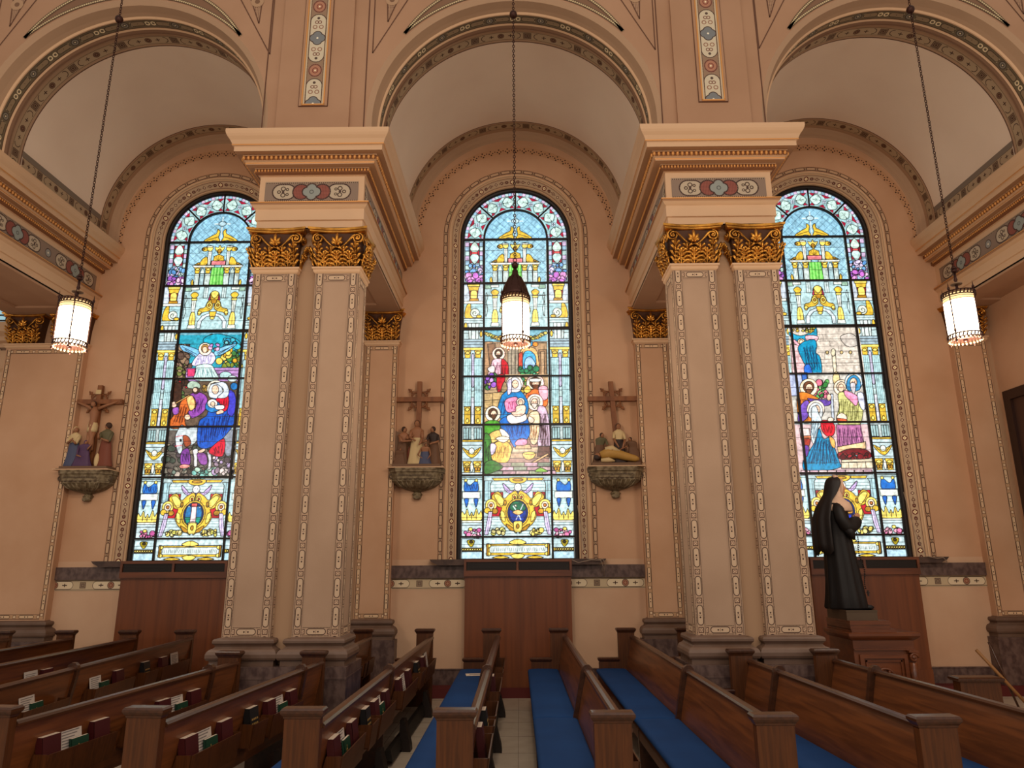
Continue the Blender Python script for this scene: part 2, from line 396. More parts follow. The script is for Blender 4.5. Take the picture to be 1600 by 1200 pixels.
# ------------------------------------------------------------------ dimensions
S=4.424; HB=S/2; YW=9.66; YF=7.0; Z0=6.42; RV=1.58; ZS=6.307; ZB=1.658; A=.7624; YG=9.81
CT=6.14            # top of the cornices
def arc(cx, r, zc, zb, Y, n=48, extra=()):
    """points up the left leg, round the arch, down the right leg"""
    pts=[]
    if zb<zc: pts += [(cx-r, Y, zb+(zc-zb)*k/6) for k in range(6)]
    pts += [(cx-r*math.cos(PI*k/n), Y, zc+r*math.sin(PI*k/n)) for k in range(n+1)]
    if zb<zc: pts += [(cx+r, Y, zc+(zb-zc)*(k+1)/6) for k in range(6)]
    return pts
def arch_sweep(mb, cx, zc, zb, prof, mats, n=48, smooth=True):
    for i in range(len(prof)-1):
        (r0,y0),(r1,y1)=prof[i],prof[i+1]
        m=mats[i] if isinstance(mats,(list,tuple)) else mats
        mb.ribbon(arc(cx,r0,zc,zb,y0,n),arc(cx,r1,zc,zb,y1,n),m,smooth)
def wall_with_arch(mb, cx, r, zc, zb, B, T, Y, m=0, n=48):
    ang=sorted(set([PI*k/n for k in range(n+1)]+[math.atan2(T-zc,B),PI-math.atan2(T-zc,B)]))
    inner=[];outer=[]
    for k in range(6): z=zb+(zc-zb)*k/6; inner.append((cx-r,Y,z)); outer.append((cx-B,Y,z))
    for a in ang:
        c,s=-math.cos(a),math.sin(a); t=min(B/max(abs(c),1e-9),(T-zc)/max(s,1e-9))
        inner.append((cx+r*c,Y,zc+r*s)); outer.append((cx+t*c,Y,zc+t*s))
    for k in range(6): z=zc+(zb-zc)*(k+1)/6; inner.append((cx+r,Y,z)); outer.append((cx+B,Y,z))
    mb.ribbon(outer,inner,m)

# ------------------------------------------------------------------ floor and walls
b=MB(); b.box(-13,9,-6,12.2,-.06,0,0)
b.build('floor','floor',kind='structure')
b=MB()
for k in range(-14,12):
    if -8<k*.62<7: b.box(k*.62-.002,k*.62+.002,0.5,9.4,0,.0012,0)
for k in range(3,16): b.box(-8,7,k*.62-.002,k*.62+.002,0,.0012,0)
b.build('floor.001','grout',kind='structure')

b=MB()   # window wall: materials 0 plaster 1 border 2 dashed 3 garland 4 trim 5 dado 6 low plaster 7 vault plain
for k in (-1,0,1):
    cx=k*S
    wall_with_arch(b,cx,.95,ZS,ZB,HB,8.4,YW,0)
    arch_sweep(b,cx,ZS,ZB,[(.95,YW),(.825,9.75)],1)                    # painted splay
    arch_sweep(b,cx,ZS,ZB,[(.825,9.75),(.82,9.80)],4)
    arch_sweep(b,cx,ZS,ZB,[(.986,YW-.001),(.98,YW-.02),(.965,YW-.028),(.952,YW-.02),(.95,YW)],4)
    arch_sweep(b,cx,ZS,ZB,[(1.06,YW-.003),(.998,YW-.003)],2,smooth=False)
    arch_sweep(b,cx,6.25,5.98,[(1.505,YW-.003),(1.395,YW-.003)],3,smooth=False)
    # cove between wall and vault
    arch_sweep(b,cx,Z0,6.2,[(RV,9.60),(1.53,9.615),(1.50,9.64),(1.47,9.642),(1.45,YW-.002)],7)
    b.add([(cx-HB,YW,0),(cx+HB,YW,0),(cx+HB,YW,ZB),(cx-HB,YW,ZB)],[(0,1,2,3)],6)
    for x0,x1 in ((-1.66,-.66),(.66,1.66)):
        b.ribbon([(cx+x0,YW-.004,1.425),(cx+x1,YW-.004,1.425)],[(cx+x0,YW-.004,1.285),(cx+x1,YW-.004,1.285)],5)
b.box(-7.19,-6.6,YW-.001,YW+.3,0,8.4,0)
b.build('wall_window',['plaster','win_border','dash_border','garland','trim','dado_band','plaster_low','vault_plain'],kind='structure')
# marble dado course and base
t=MB()
for k in (-1,0,1):
    cx=k*S
    for x0,x1 in ((-1.66,-.66),(.66,1.66)):
        t.box(cx+x0,cx+x1,YW-.035,YW,1.425,1.585)
        t.box(cx+x0,cx+x1,YW-.03,YW,.12,.30)
        t.box(cx+x0,cx+x1,YW-.04,YW,.30,.312)
t.build('trim_1','marble',kind='structure')
t=MB(); t.box(-7.2,7.0,YW-.25,YW,0,.12)
t.build('trim_2','maroon',kind='structure')
for i,k in enumerate((-1,0,1)):
    t=MB(); cx=k*S
    t.prism([(cx-1.15,1.66),(cx-1.12,1.625),(cx-1.06,1.60),(cx-1.05,1.586),(cx+1.05,1.586),(cx+1.06,1.60),(cx+1.12,1.625),(cx+1.15,1.66)],YW-.13,YG)
    t.build('trim_%d'%(3+i),'sill_stone',kind='structure')

# ------------------------------------------------------------------ nave wall over the piers, vaults
def tri_spandrel(b, cx, s):
    # outlined triangle beside the arch
    P=[(1.62,7.30),(1.62,9.7),(.35,9.7)]
    P=[(cx+s*x,z) for x,z in P]; c=(sum(p[0] for p in P)/3,sum(p[1] for p in P)/3)
    def outline(P,w,m,y):
        n=len(P)
        for i in range(n):
            p,q=Vector(P[i]),Vector(P[(i+1)%n]); d=(q-p).normalized(); nn=Vector((d.y,-d.x))*w
            b.add([(p.x-nn.x,y,p.y-nn.y),(q.x-nn.x,y,q.y-nn.y),(q.x+nn.x,y,q.y+nn.y),(p.x+nn.x,y,p.y+nn.y)],[(0,1,2,3)],m)
    outline(P,.006,3,YF-.004)
    Q=[(cx+s*1.46,7.72),(cx+s*1.56,9.7),(cx+s*.75,9.7)]
    b.add([(x,YF-.003,z) for x,z in Q],[(0,1,2)],5,[[(x,z) for x,z in Q]]); outline(Q,.006,3,YF-.004)
    ccx,ccz=cx+s*1.42,8.02
    n=16; b.add([(ccx+.075*math.cos(2*PI*i/n),YF-.006,ccz+.075*math.sin(2*PI*i/n)) for i in range(n)],[tuple(range(n))],6)
    b.add([(ccx+.03*math.cos(2*PI*i/n),YF-.007,ccz+.03*math.sin(2*PI*i/n)) for i in range(n)],[tuple(range(n))],7)
b=MB()  # 0 nave plaster,1 trim,2 beads,3 line,4 vault_dark,5 tri,6 grey,7 light
for k in (-1,0,1):
    cx=k*S
    wall_with_arch(b,cx,1.66,Z0,CT-.02,HB,9.9,YF,0,n=60)
    # lunette crescent with beaded edges
    n=40; a0=math.atan2(7.55-Z0,1.25); a1=math.atan2(7.55-6.875,1.25)
    lo=[];up=[];lo2=[];up2=[]
    for i in range(n+1):
        t=i/n; p=a0+(PI-2*a0)*t; q=a1+(PI-2*a1)*t; g=min(1,8*t*(1-t)+.02)
        rl=1.70; lo.append((cx+rl*math.cos(p),YF-.004,Z0+rl*math.sin(p))); up.append((cx+1.43*math.cos(q),YF-.004,6.875+1.43*math.sin(q)))
    b.ribbon(up,lo,4)
    def off(P,d):
        out=[]
        for i in range(len(P)):
            p=Vector(P[max(i-1,0)]);q=Vector(P[min(i+1,len(P)-1)]); dd=(q-p).normalized(); out.append(tuple(Vector(P[i])+Vector((-dd.z,0,dd.x))*d+Vector((0,-.004,0))))
        return out
    for P in (lo,up): b.ribbon(off(P,.02),off(P,-.02),2)
    for s in (-1,1): tri_spandrel(b,cx,s)
for k in (-1.5,-.5,.5,1.5):
    cx=k*S-(.04 if k<0 else -.01)
    b.box(cx-.407,cx+.407,YF-.035,YF,CT-.02,9.9,1)
    b.box(cx-.165,cx+.165,YF-.047,YF-.03,6.58,9.9,3)
    b.box(cx-.158,cx+.158,YF-.049,YF-.03,6.587,9.9,1)
    for s in (-1,1):
        b.box(cx+s*.57-.006,cx+s*.57+.006,YF-.005,YF,CT-.02,9.9,3)
b.add([(6.636,YF,CT),(12,YF,CT),(12,YF,9.9),(6.636,YF,9.9)],[(0,1,2,3)],0); b.build('wall_nave',['nave_plaster','nave_plaster','beads','line','vault_dark','tri','core','vault_band'],kind='structure')
for i,k in enumerate((-1.5,-.5,.5,1.5)):
    cx=k*S-(.04 if k<0 else -.01); m=MB()
    m.ribbon([(cx-.113,YF-.052,6.61),(cx-.113,YF-.052,9.9)],[(cx+.113,YF-.052,6.61),(cx+.113,YF-.052,9.9)],0)
    for s in (-1,1): m.box(cx+s*.122-.007,cx+s*.122+.007,YF-.058,YF-.048,6.60,9.9,1)
    m.box(cx-.129,cx+.129,YF-.058,YF-.048,6.59,6.606,1)
    m.build('trim_%d'%(6+i),['strip','gold_trim'],kind='structure')
for i,k in enumerate((-1,0,1)):
    b=MB(); cx=k*S
    prof=[(1.66,YF),(1.60,YF+.03),(1.58,YF+.12),(1.565,YF+.165),(1.545,YF+.18),(1.545,YF+.195),(1.56,YF+.20),(1.56,YF+.345),(1.545,YF+.36),(1.53,YF+.385),(1.53,YF+.41),(1.55,YF+.43),(1.565,YF+.455),(RV,YF+.47),(RV,YF+.50),(RV,YF+.65),(RV,YF+.675),(RV,YF+.69),(RV,9.36),(RV,9.372),(RV,9.40),(RV,9.54),(RV,9.60)]
    mats=[1,1,1,4,4,4,2,4,3,3,3,1,4,1,0,1,5,7,5,1,0,1]
    # 0 band,1 plain,2 arch band,3 dark,4 trim,5 line,7 white
    arch_sweep(b,cx,Z0,6.10,prof,mats,n=64)
    for s in (-1,1):       # band painted along each springing
        x=cx+s*(RV-.004)
        b.ribbon([(x,7.7,6.45),(x,9.36,6.45)],[(x,7.7,6.32),(x,9.36,6.32)],0)
        b.ribbon([(x,7.69,6.475),(x,9.36,6.475)],[(x,7.69,6.45),(x,9.36,6.45)],6)
        b.ribbon([(x,7.69,6.53),(x,9.36,6.53)],[(x,7.69,6.475),(x,9.36,6.475)],6)
        b.ribbon([(x,7.69,6.54),(x,9.36,6.54)],[(x,7.69,6.53),(x,9.36,6.53)],5)
    b.build('ceiling' if i==0 else 'ceiling.%03d'%i,['vault_band','vault_plain','arch_band','vault_dark','trim','line','ledge_line','vault_white'],kind='structure')

# ------------------------------------------------------------------ entablatures
OUT=[(0,5.10),(0,5.20),(.016,5.205),(.016,5.33),(.035,5.345),(.055,5.365),(.062,5.40),(0,5.402),(0,5.415),(0,5.665),(0,5.735),(.02,5.737),(.028,5.745),(.05,5.752),(.05,5.80),(.055,5.806),(.125,5.81),(.125,5.838),(.135,5.845),(.15,5.848),(.15,5.90),(.155,5.908),(.225,5.912),(.225,5.965),(.228,5.972),(.242,5.975),(.242,5.985),(.248,6.0),(.262,6.03),(.285,6.06),(.297,6.085),(.302,6.11),(.302,CT),(0,CT+.002)]
def entablature(k,label):
    root=empty('entablature',(k*S,YF,5.10),label=label,category='entablature',group='entablatures running from the piers to the wall')
    def U(o,ya=0.,yb=YW-YF): return [(-.571-0,yb),(-.571,ya),(.571,ya),(.571,yb)]
    # travel so that outward is on the right hand
    path=[(.571,YW-YF),(.571,0),(-.571,0),(-.571,YW-YF)]
    z0=5.10; P=[(d,z-z0) for d,z in OUT]
    path=[(-.571,YW-YF),(-.571,0.),(.571,0.),(.571,YW-YF)]
    mats=[0]*(len(P)-1)
    for i in range(len(P)-1):
        zz=OUT[i][1]
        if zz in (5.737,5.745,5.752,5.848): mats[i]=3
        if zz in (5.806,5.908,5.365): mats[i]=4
    def seg(i0,i1,name,mm,par=root):
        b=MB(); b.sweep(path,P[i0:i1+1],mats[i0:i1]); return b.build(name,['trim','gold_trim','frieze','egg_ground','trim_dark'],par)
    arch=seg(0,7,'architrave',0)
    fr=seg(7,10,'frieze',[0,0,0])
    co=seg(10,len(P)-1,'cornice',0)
    # thin gilded fillets
    b=MB()
    for d,z in ((.126,5.826),(.243,5.981),(.066,5.398-.005)):
        b.sweep(path,[(d-.003,z-.006-z0),(d+.003,z-.006-z0),(d+.003,z+.005-z0),(d-.003,z+.005-z0)])
    b.build('fillet','gold_trim',co)
    b=MB()
    def rows(d,z,step,rad,m):
        L=[]
        x=-.571-d+.02
        while x<.571+d: L.append((x,-d)); x+=step
        y=-d+.03
        while y<YW-YF-.05:
            L.append((.571+d,y)); L.append((-.571-d,y)); y+=step
        for x,y in L: b.ell((x,y,z-z0),rad,6,4,m)
    rows(.158,5.872,.05,(.019,.019,.027),0)
    b.build('egg_moulding','gold_trim',co,kind='stuff')
    b=MB(); rows(.056,5.776,.034,(.013,.013,.019),0)
    b.build('bead_moulding','gold_trim',co,kind='stuff')
    # painted mosaic panels on the frieze, front and both sides
    zc=5.545-z0
    b=MB()
    b.ribbon([(-.51,-.004,zc+.122),(.51,-.004,zc+.122)],[(-.51,-.004,zc-.122),(.51,-.004,zc-.122)],0,u0=-.51)
    for s in (-1,1): b.ribbon([(s*.575,.05,zc+.122),(s*.575,YW-YF-.1,zc+.122)],[(s*.575,.05,zc-.122),(s*.575,YW-YF-.1,zc-.122)],0,u0=.3)
    b.build('mosaic_panel',['frieze'],fr)
    # soffit with a sunk panel
    b=MB(); yb=YW-YF
    b.box(-.571,.571,0,yb,-.001,.02,0)
    b.box(-.571,-.30,.42,yb-.02,-.03,0,0); b.box(.30,.571,.42,yb-.02,-.03,0,0); b.box(-.30,.30,.42,.75,-.03,0,0); b.box(-.30,.30,yb-.42,yb-.02,-.03,0,0)
    b.build('soffit','nave_plaster',root)
    b=MB(); b.box(-.55,.55,0.02,yb,.02,1.03,0); b.build('core','nave_plaster',root)
    return root
entablature(-1.5,'far left entablature with mosaic frieze seen from its side behind the left lantern')
entablature(-.5,'moulded entablature resting on the gold capitals of the left pier')
entablature(.5,'moulded entablature resting on the gold capitals of the right pier')
entablature(1.5,'far right entablature with mosaic frieze running behind the right lantern')

# ------------------------------------------------------------------ capitals
def leaf(mb, T, w, h, curl, m=0):
    """lobed acanthus leaf, a fan of curling fingers on a bent midrib; T maps (x across, d outward, z up)"""
    def q(x,t,o=0.): return T((x*w, .012+curl*(t**2.2)+o, h*(t if t<.85 else .85+.09*math.sin((t-.85)/.15*2.6))))
    mb.tube([q(0,t,.010) for t in (0,.25,.5,.7,.85,.95,1.0)],[.010,.010,.010,.012,.015,.013,.004],6,m)
    for s in (-1,1):
        for t0,ln,sp in ((.04,.34,.56),(.26,.32,.60),(.48,.28,.54),(.66,.22,.42)):
            P=[q(s*(.02+sp*(u**.85)),min(1,t0+ln*(u**.6)-.05*max(0,u-.7)/.3),.004+.030*math.sin(u*2.7)*(.5+t0)) for u in (0,.3,.6,.85,1.)]
            mb.tube(P,[.006,.0125,.0145,.012,.003],6,m)
def volute(mb, T, cx, cz, R, s, m=0):
    pts=[];n=30
    for i in range(n+1):
        t=i/n; a=PI*.5+s*0+ -s*t*PI*3.4; r=R*(1-.78*t)
        pts.append(T((cx+r*math.cos(a),.035+.02*t,cz+r*math.sin(a))))
    mb.tube(pts,[.0135*(1-.35*i/n) for i in range(n+1)],6,m)
    mb.ell(T((cx,.055,cz)),(.016,.016,.016),8,6,m)
def capital_face(mb, T, W, H):
    """one face of the capital; x across -W/2..W/2, z 0..H"""
    for x in (-.30,0,.30): leaf(mb,lambda p,x=x:T((p[0]+x*W,p[1]+.0,p[2])),W*.30,H*.42,.05)
    for x in (-.15,.15): leaf(mb,lambda p,x=x:T((p[0]+x*W,p[1]-.006,p[2])),W*.28,H*.58,.04)
    for s in (-1,1):
        leaf(mb,lambda p:T((p[0]+s*.43*W,p[1],p[2])),W*.22,H*.64,.075)
        pts=[]
        for i in range(17):
            t=i/16; x=s*W*(.05+.37*t); z=H*(.50+.36*(t**1.5)) if t<.8 else H*(.50+.36*(.8**1.5)+.03*math.sin((t-.8)/.2*PI/2))
            pts.append(T((x,.04+.02*t,z)))
        mb.tube(pts,[.010+.004*i/16 for i in range(17)],6)
        volute(mb,T,s*W*.46,H*.735,H*.135,s)
    # palmette
    for a,l in ((-1.05,.16),(-.55,.23),(0,.30),(.55,.23),(1.05,.16)):
        pts=[T((math.sin(a)*l*H*t,.05+.03*math.sin(t*2.6),H*.54+math.cos(a)*l*H*t)) for t in (0,.25,.5,.75,1)]
        mb.tube(pts,[.006,.014,.019,.017,.004],6)
    mb.torus(T((0,.045,H*.54)),.02,.008,'y',10,5)
def capital(parent, cx, y0, W, H, z, side=(1,1), depth=.4):
    b=MB(); g=MB()
    w0,w1=W/2,W/2+.035
    # bell
    prof=[(0,.0),(.0,.25),(.008,.5),(.02,.72),(.03,.86)]
    g.sweep([(-w0,depth),(-w0,0),(w0,0),(w0,depth)],[(d,z_*H) for d,z_ in prof])
    Tf=lambda p:(p[0],-p[1],p[2]); capital_face(b,Tf,W,H)
    for s in (-1,1):
        if side[(s+1)//2]:
            Ts=lambda p,s=s:(s*(w0+p[1]),depth/2+p[0],p[2]); capital_face(b,Ts,depth,H)
    o=g.build('capital',['gold_dark'],parent,(cx,y0,z))
    b.build('acanthus_relief','gold',o)
    a=MB()    # abacus with concave faces
    n=10; e=.085; c=.035
    def side_pts(p,q,dep): 
        P,Q=Vector(p),Vector(q); d=(Q-P); nn=Vector((d.y,-d.x)).normalized(); return [P+d*(i/n)-nn*dep*math.sin(PI*i/n) for i in range(n)]
    x0,x1,ya,yb=-w0-e,w0+e,-e,depth+.0
    pts=side_pts((x0,yb),(x0,ya),c)+side_pts((x0,ya),(x1,ya),c+.012)+side_pts((x1,ya),(x1,yb),c)+[Vector((x1,yb))]
    pr=[(-.03,.86*H),(-.012,.90*H),(-.01,.93*H),(.0,.94*H),(.004,.99*H),(-.02,1.0*H)]
    a.sweep([tuple(p) for p in pts],pr)
    top=[(p.x,p.y,.995*H) for p in pts]; a.add(top,[tuple(range(len(top)))],0); a.add([(p.x*.97,p.y*.97+.005,.862*H) for p in pts],[tuple(range(len(top)))[::-1]],0)
    a.build('abacus','gold',o)
    return o
def framed_face(b, T, x0, x1, z0, z1, m, w=.045, inset=.045):
    """frame of painted border strips on a face; T maps (x,z) -> point slightly proud"""
    a0,a1,c0,c1=x0+inset,x1-inset,z0+inset,z1-inset
    for x in (a0,a1): b.ribbon([T(x-w,c0-w),T(x-w,c1+w)],[T(x+w,c0-w),T(x+w,c1+w)],m,u0=.131-w)
    L=(a1-a0-2*w)
    for z in (c0,c1): b.ribbon([T(a0+w,z-w),T(a1-w,z-w)],[T(a0+w,z+w),T(a1-w,z+w)],m,u0=-L/2)
def shaft(parent, cx, x0, x1, y0, y1, zb, zt, bm, w=.045, inset=.05, sides=True):
    b=MB(); X0,X1=x0,x1
    b.box(X0,X1,y0,y1,zb,zt,0)
    framed_face(b,lambda x,z:(x,y0-.003,z),X0,X1,zb,zt-.02,1,w,inset)
    if sides:
        for X,s in ((X0,-1),(X1,1)): framed_face(b,lambda y,z,X=X,s=s:(X+s*.003,y,z),y0,y1,zb,zt-.02,1,w,inset)
    o=b.build('shaft',['shaft' if bm=='pil_border' else 'plaster',bm],parent,(cx,0,0))
    m=MB(); path=[(X0,y1),(X0,y0),(X1,y0),(X1,y1)]
    m.sweep(path,[(0,zt-.02),(.012,zt-.012),(.02,zt),(.02,zt+.02),(.034,zt+.026),(.034,zt+.045),(0,zt+.046)])
    m.build('neck_moulding','trim',o)
    return o
BASE=[(0,.955),(.012,.945),(.05,.94),(.06,.925),(.06,.905),(.045,.89),(.035,.875),(.05,.86),(.075,.85),(.09,.835),(.1,.81),(.1,.78),(.09,.76),(.07,.755),(.07,.70)]
def base(parent, x0, x1, y0, y1, k=1.0, zt=0., zlow=.0, low=True):
    b=MB(); path=[(x0,y1),(x0,y0),(x1,y0),(x1,y1)]
    b.sweep(path,[(d*k,z+zt) for d,z in BASE],0,smooth=False)
    o=b.build('base','base_stone',parent)
    return o
def pier(k,label):
    root=empty('pier',(k*S,YF,0),label=label,category='column',group='paired pilaster piers')
    b=MB(); b.box(-.53,.53,.07,.34,.6,5.095); b.build('core','core',root)
    for s in (-1,1):
        x0,x1=sorted((s*.1007,s*.555))
        sh=shaft(root,0,x0,x1,0,.40,.95,4.61,'pil_border')
        base(root,x0,x1,0,.40)
        capital(root,(x0+x1)/2,0,.454,.46,4.638)
    b=MB(); b.box(-.655,.655,-.12,.52,0,.705); b.box(-.66,.66,-.125,.525,.60,.615)
    b.build('plinth','marble',root)
    return root
pier(-.5,'cream pier of two bordered pilasters left of the middle window')
pier(.5,'cream pier of two bordered pilasters between middle and right windows')
def wall_pilaster(k,label,wide=False):
    root=empty('wall_pilaster',(k*S,9.55,0),label=label,category='pilaster',group='pilasters on the window wall')
    d=YW-9.55+.02
    if wide:
        shaft(root,0,-.555,.555,0,d,.92,4.60,'pils_border',.03,.05,sides=False); base(root,-.555,.555,0,d,zt=-.03)
    for s in (-1,1):
        x0,x1=sorted((s*.1007,s*.555))
        if not wide:
            shaft(root,0,x0,x1,0,d,.92,4.60,'pils_border',.03,.04,sides=False); base(root,x0,x1,0,d,zt=-.03)
        capital(root,(x0+x1)/2,0,.454,.46,4.638,depth=d,side=(0,0))
    b=MB(); b.box(-.655,.655,-.1,d,0,.675); b.build('plinth','marble',root)
    if not wide:
        b=MB(); b.box(-.53,.53,.05,d,.6,5.10); b.build('core','core',root)
    return root
wall_pilaster(-1.5,'wide bordered pilaster at the left edge behind the left lantern',True)
wall_pilaster(-.5,'bordered pilaster on the wall just right of the left pier')
wall_pilaster(.5,'bordered pilaster on the wall just left of the right pier')
wall_pilaster(1.5,'bordered pilaster in the right corner behind the right lantern')
# transverse wall closing the right bay, with a dark framed board
b=MB(); b.box(6.636,6.9,6.4,YW,0,5.10); b.build('wall_right','plaster',kind='structure')
root=empty('wall_board',(6.636,8.9,0),label='dark framed board hung on the wall at the right edge',category='board')
b=MB()
for y0,y1,z0,z1 in ((-.75,-.62,1.3,3.82),(.42,.55,1.3,3.82),(-.62,.42,3.69,3.82),(-.62,.42,1.3,1.43)): b.box(-.07,0,y0,y1,z0,z1)
b.build('frame','dark_frame',root)
b=MB(); b.box(-.03,0,-.62,.42,1.43,3.69); b.build('panel','dark_picture',root)

# glimpse of the next bay at far left
b=MB(); b.box(-13,-8.2,12.0,12.2,0,9,0); b.build('wall_left','plaster',kind='structure')
b=MB(); b.sweep([(-13,11.985),(-8.2,11.985)],[(0,4.6),(.02,4.6),(.02,4.9),(.06,4.95),(0,4.97),(0,5.3),(.08,5.33),(.1,5.4),(.2,5.42),(.2,5.5),(.3,5.56),(.34,5.72),(0,5.74)],[0,0,0,0,0,1,0,0,0,0,0,0])
b.build('trim_10',['trim','frieze'],kind='structure')
b=MB(); b.box(-9.9,-8.7,11.97,12.0,5.8,7.6,0)
for x in (-9.6,-9.3,-9.1,-8.95): b.box(x-.015,x+.015,11.95,11.97,5.8,7.6,1)
for z in (5.85,5.95,6.1,6.3): b.box(-9.9,-8.7,11.95,11.97,z-.012,z+.012,1)
b.build('window_4',['pale_blue_glass','iron'],kind='structure')
# ------------------------------------------------------------------ stained glass
NX,NY=244,866
HGT=ZS-ZB+A
class Art:
    """flat coloured pieces of glass with lead lines, worked out on a fine grid in window metres"""
    def __init__(s, seed):
        s.rng=np.random.RandomState(seed)
        s.x=(np.arange(NX)+.5)/NX*2*A-A; s.z=(np.arange(NY)+.5)/NY*HGT
        s.X,s.Z=np.meshgrid(s.x,s.z)
        s.C=np.zeros((NY,NX,3)); s.C[:]=lin((176,206,210)); s.map=None; s.lw=.0052
        s.low=np.zeros((NY,NX)); s.ang=0
    def _box(s,P,pad=.02):
        x0,x1=min(p[0] for p in P)-pad,max(p[0] for p in P)+pad; z0,z1=min(p[1] for p in P)-pad,max(p[1] for p in P)+pad
        i0=max(0,int((x0+A)/(2*A)*NX)); i1=min(NX,int((x1+A)/(2*A)*NX)+2); j0=max(0,int(z0/HGT*NY)); j1=min(NY,int(z1/HGT*NY)+2)
        return slice(j0,j1),slice(i0,i1)
    def fillm(s,P,col,var=.12):
        sl=s._box(P); X,Z=s.X[sl],s.Z[sl]
        if X.size==0: return
        ins=np.zeros(X.shape,bool); n=len(P)
        for i in range(n):
            (x0,z0),(x1,z1)=P[i],P[(i+1)%n]
            if z0==z1: continue
            ins ^= ((z0>Z)!=(z1>Z))&(X<(x1-x0)*(Z-z0)/(z1-z0)+x0)
        c=np.array(lin(col)); 
        v=1+var*np.sin(X*61+Z*23+s.rng.rand()*9)*np.sin(Z*47-X*17+s.rng.rand()*9)+var*.5*(s.rng.rand(*X.shape)-.5)
        s.C[sl][ins]=(c*v[...,None])[ins]
    def linem(s,P,w=None,col=(14,12,12),close=False):
        w=w or s.lw; P=list(P)+([P[0]] if close else [])
        for (x0,z0),(x1,z1) in zip(P[:-1],P[1:]):
            sl=s._box([(x0,z0),(x1,z1)],w+.01); X,Z=s.X[sl],s.Z[sl]
            if X.size==0: continue
            dx,dz=x1-x0,z1-z0; L=dx*dx+dz*dz+1e-12; t=np.clip(((X-x0)*dx+(Z-z0)*dz)/L,0,1)
            d=np.hypot(X-x0-t*dx,Z-z0-t*dz); k=np.clip((w-d)/.004+.5,0,1)[...,None]
            s.C[sl]=s.C[sl]*(1-k)+np.array(lin(col))*k
    def mp(s,P): return [s.map(x,y) for x,y in P] if s.map else list(P)
    def P(s,pts,col,out=True,mir=False,var=.12,smooth=0):
        Q=s.mp(pts)
        if smooth: Q=s.smooth(Q)
        for sg in ((1,-1) if mir else (1,)):
            q=[(x*sg,z) for x,z in Q]; s.fillm(q,col,var)
            if out: s.linem(q,close=True)
    def smooth(s,Q,n=4):
        out=[];k=len(Q)
        for i in range(k):
            p0,p1,p2,p3=Q[i-1],Q[i],Q[(i+1)%k],Q[(i+2)%k]
            for j in range(n):
                t=j/n; out.append(tuple(.5*((2*p1[a])+(-p0[a]+p2[a])*t+(2*p0[a]-5*p1[a]+4*p2[a]-p3[a])*t*t+(-p0[a]+3*p1[a]-3*p2[a]+p3[a])*t**3) for a in (0,1)))
        return out
    def S(s,pts,col,**k): s.P(pts,col,smooth=1,**k)
    def E(s,c,r,col,out=True,mir=False,var=.1,n=18,rot=0):
        pts=[(c[0]+r[0]*math.cos(2*PI*i/n)*math.cos(rot)-r[1]*math.sin(2*PI*i/n)*math.sin(rot),c[1]+r[0]*math.cos(2*PI*i/n)*math.sin(rot)+r[1]*math.sin(2*PI*i/n)*math.cos(rot)) for i in range(n)]
        s.P(pts,col,out,mir,var)
    def L(s,pts,w=None,col=(14,12,12),mir=False,sm=False):
        Q=s.mp(pts)
        for sg in ((1,-1) if mir else (1,)): s.linem([(x*sg,z) for x,z in Q],w,col)
    def folds(s,pts,col,n=7,rnd=.3,w=.0042):
        n=int(n*1.5)
        """short drapery strokes within a four sided patch TL,TR,BR,BL"""
        TL,TR,BR,BL=s.mp(pts)
        for i in range(n):
            t=(i+.5+rnd*(s.rng.rand()-.5)*2)/n; a=.05+.2*s.rng.rand(); e=.75+.2*s.rng.rand(); q=[]
            for k in range(6):
                u=a+(e-a)*k/5; x=(TL[0]*(1-t)+TR[0]*t)*(1-u)+(BL[0]*(1-t)+BR[0]*t)*u; z=(TL[1]*(1-t)+TR[1]*t)*(1-u)+(BL[1]*(1-t)+BR[1]*t)*u
                q.append((x+.008*math.sin(u*5+i*2),z))
            s.linem(q,w,col)
    def blobs(s,box,cols,n,r,mir=False):
        (x0,y0),(x1,y1)=box
        for i in range(n):
            cx=x0+(x1-x0)*s.rng.rand(); cy=y0+(y1-y0)*s.rng.rand(); rr=r*(.6+.7*s.rng.rand())
            s.E((cx,cy),(rr,rr*(.6+.5*s.rng.rand())),cols[s.rng.randint(len(cols))],mir=mir,rot=s.rng.rand()*3)
def zof(y): return 1.62+9.81*math.tan(.2451+math.atan((600-y)/1113.24))-ZB
def mapper(ox,oy,side):
    def f(cx,cy):
        x=ox+cx/3.75; y=oy+cy/3.75
        yy={'C':y,'L':y-2.5,'R':y+4.5}[side]; z=zof(yy); zc=9.81*math.cos(.2451)+(z+ZB-1.62)*math.sin(.2451); k=zc/1113.24
        if side=='C': X=(x-(803+(y-307)*.0088))*k
        elif side=='L': X=-.762+(x-(205+(877-y)*.1238))*k
        else: X=.762-((1422.7-(869-y)*.1384)-x)*k
        return X,z
    return f
Y1=(220,186,62);Y2=(246,226,112);Y3=(176,130,36);WH=(226,238,232);PB=(168,208,220);PB2=(140,188,208);LB=(196,222,226);GB=(150,168,176);SB=(118,182,214)
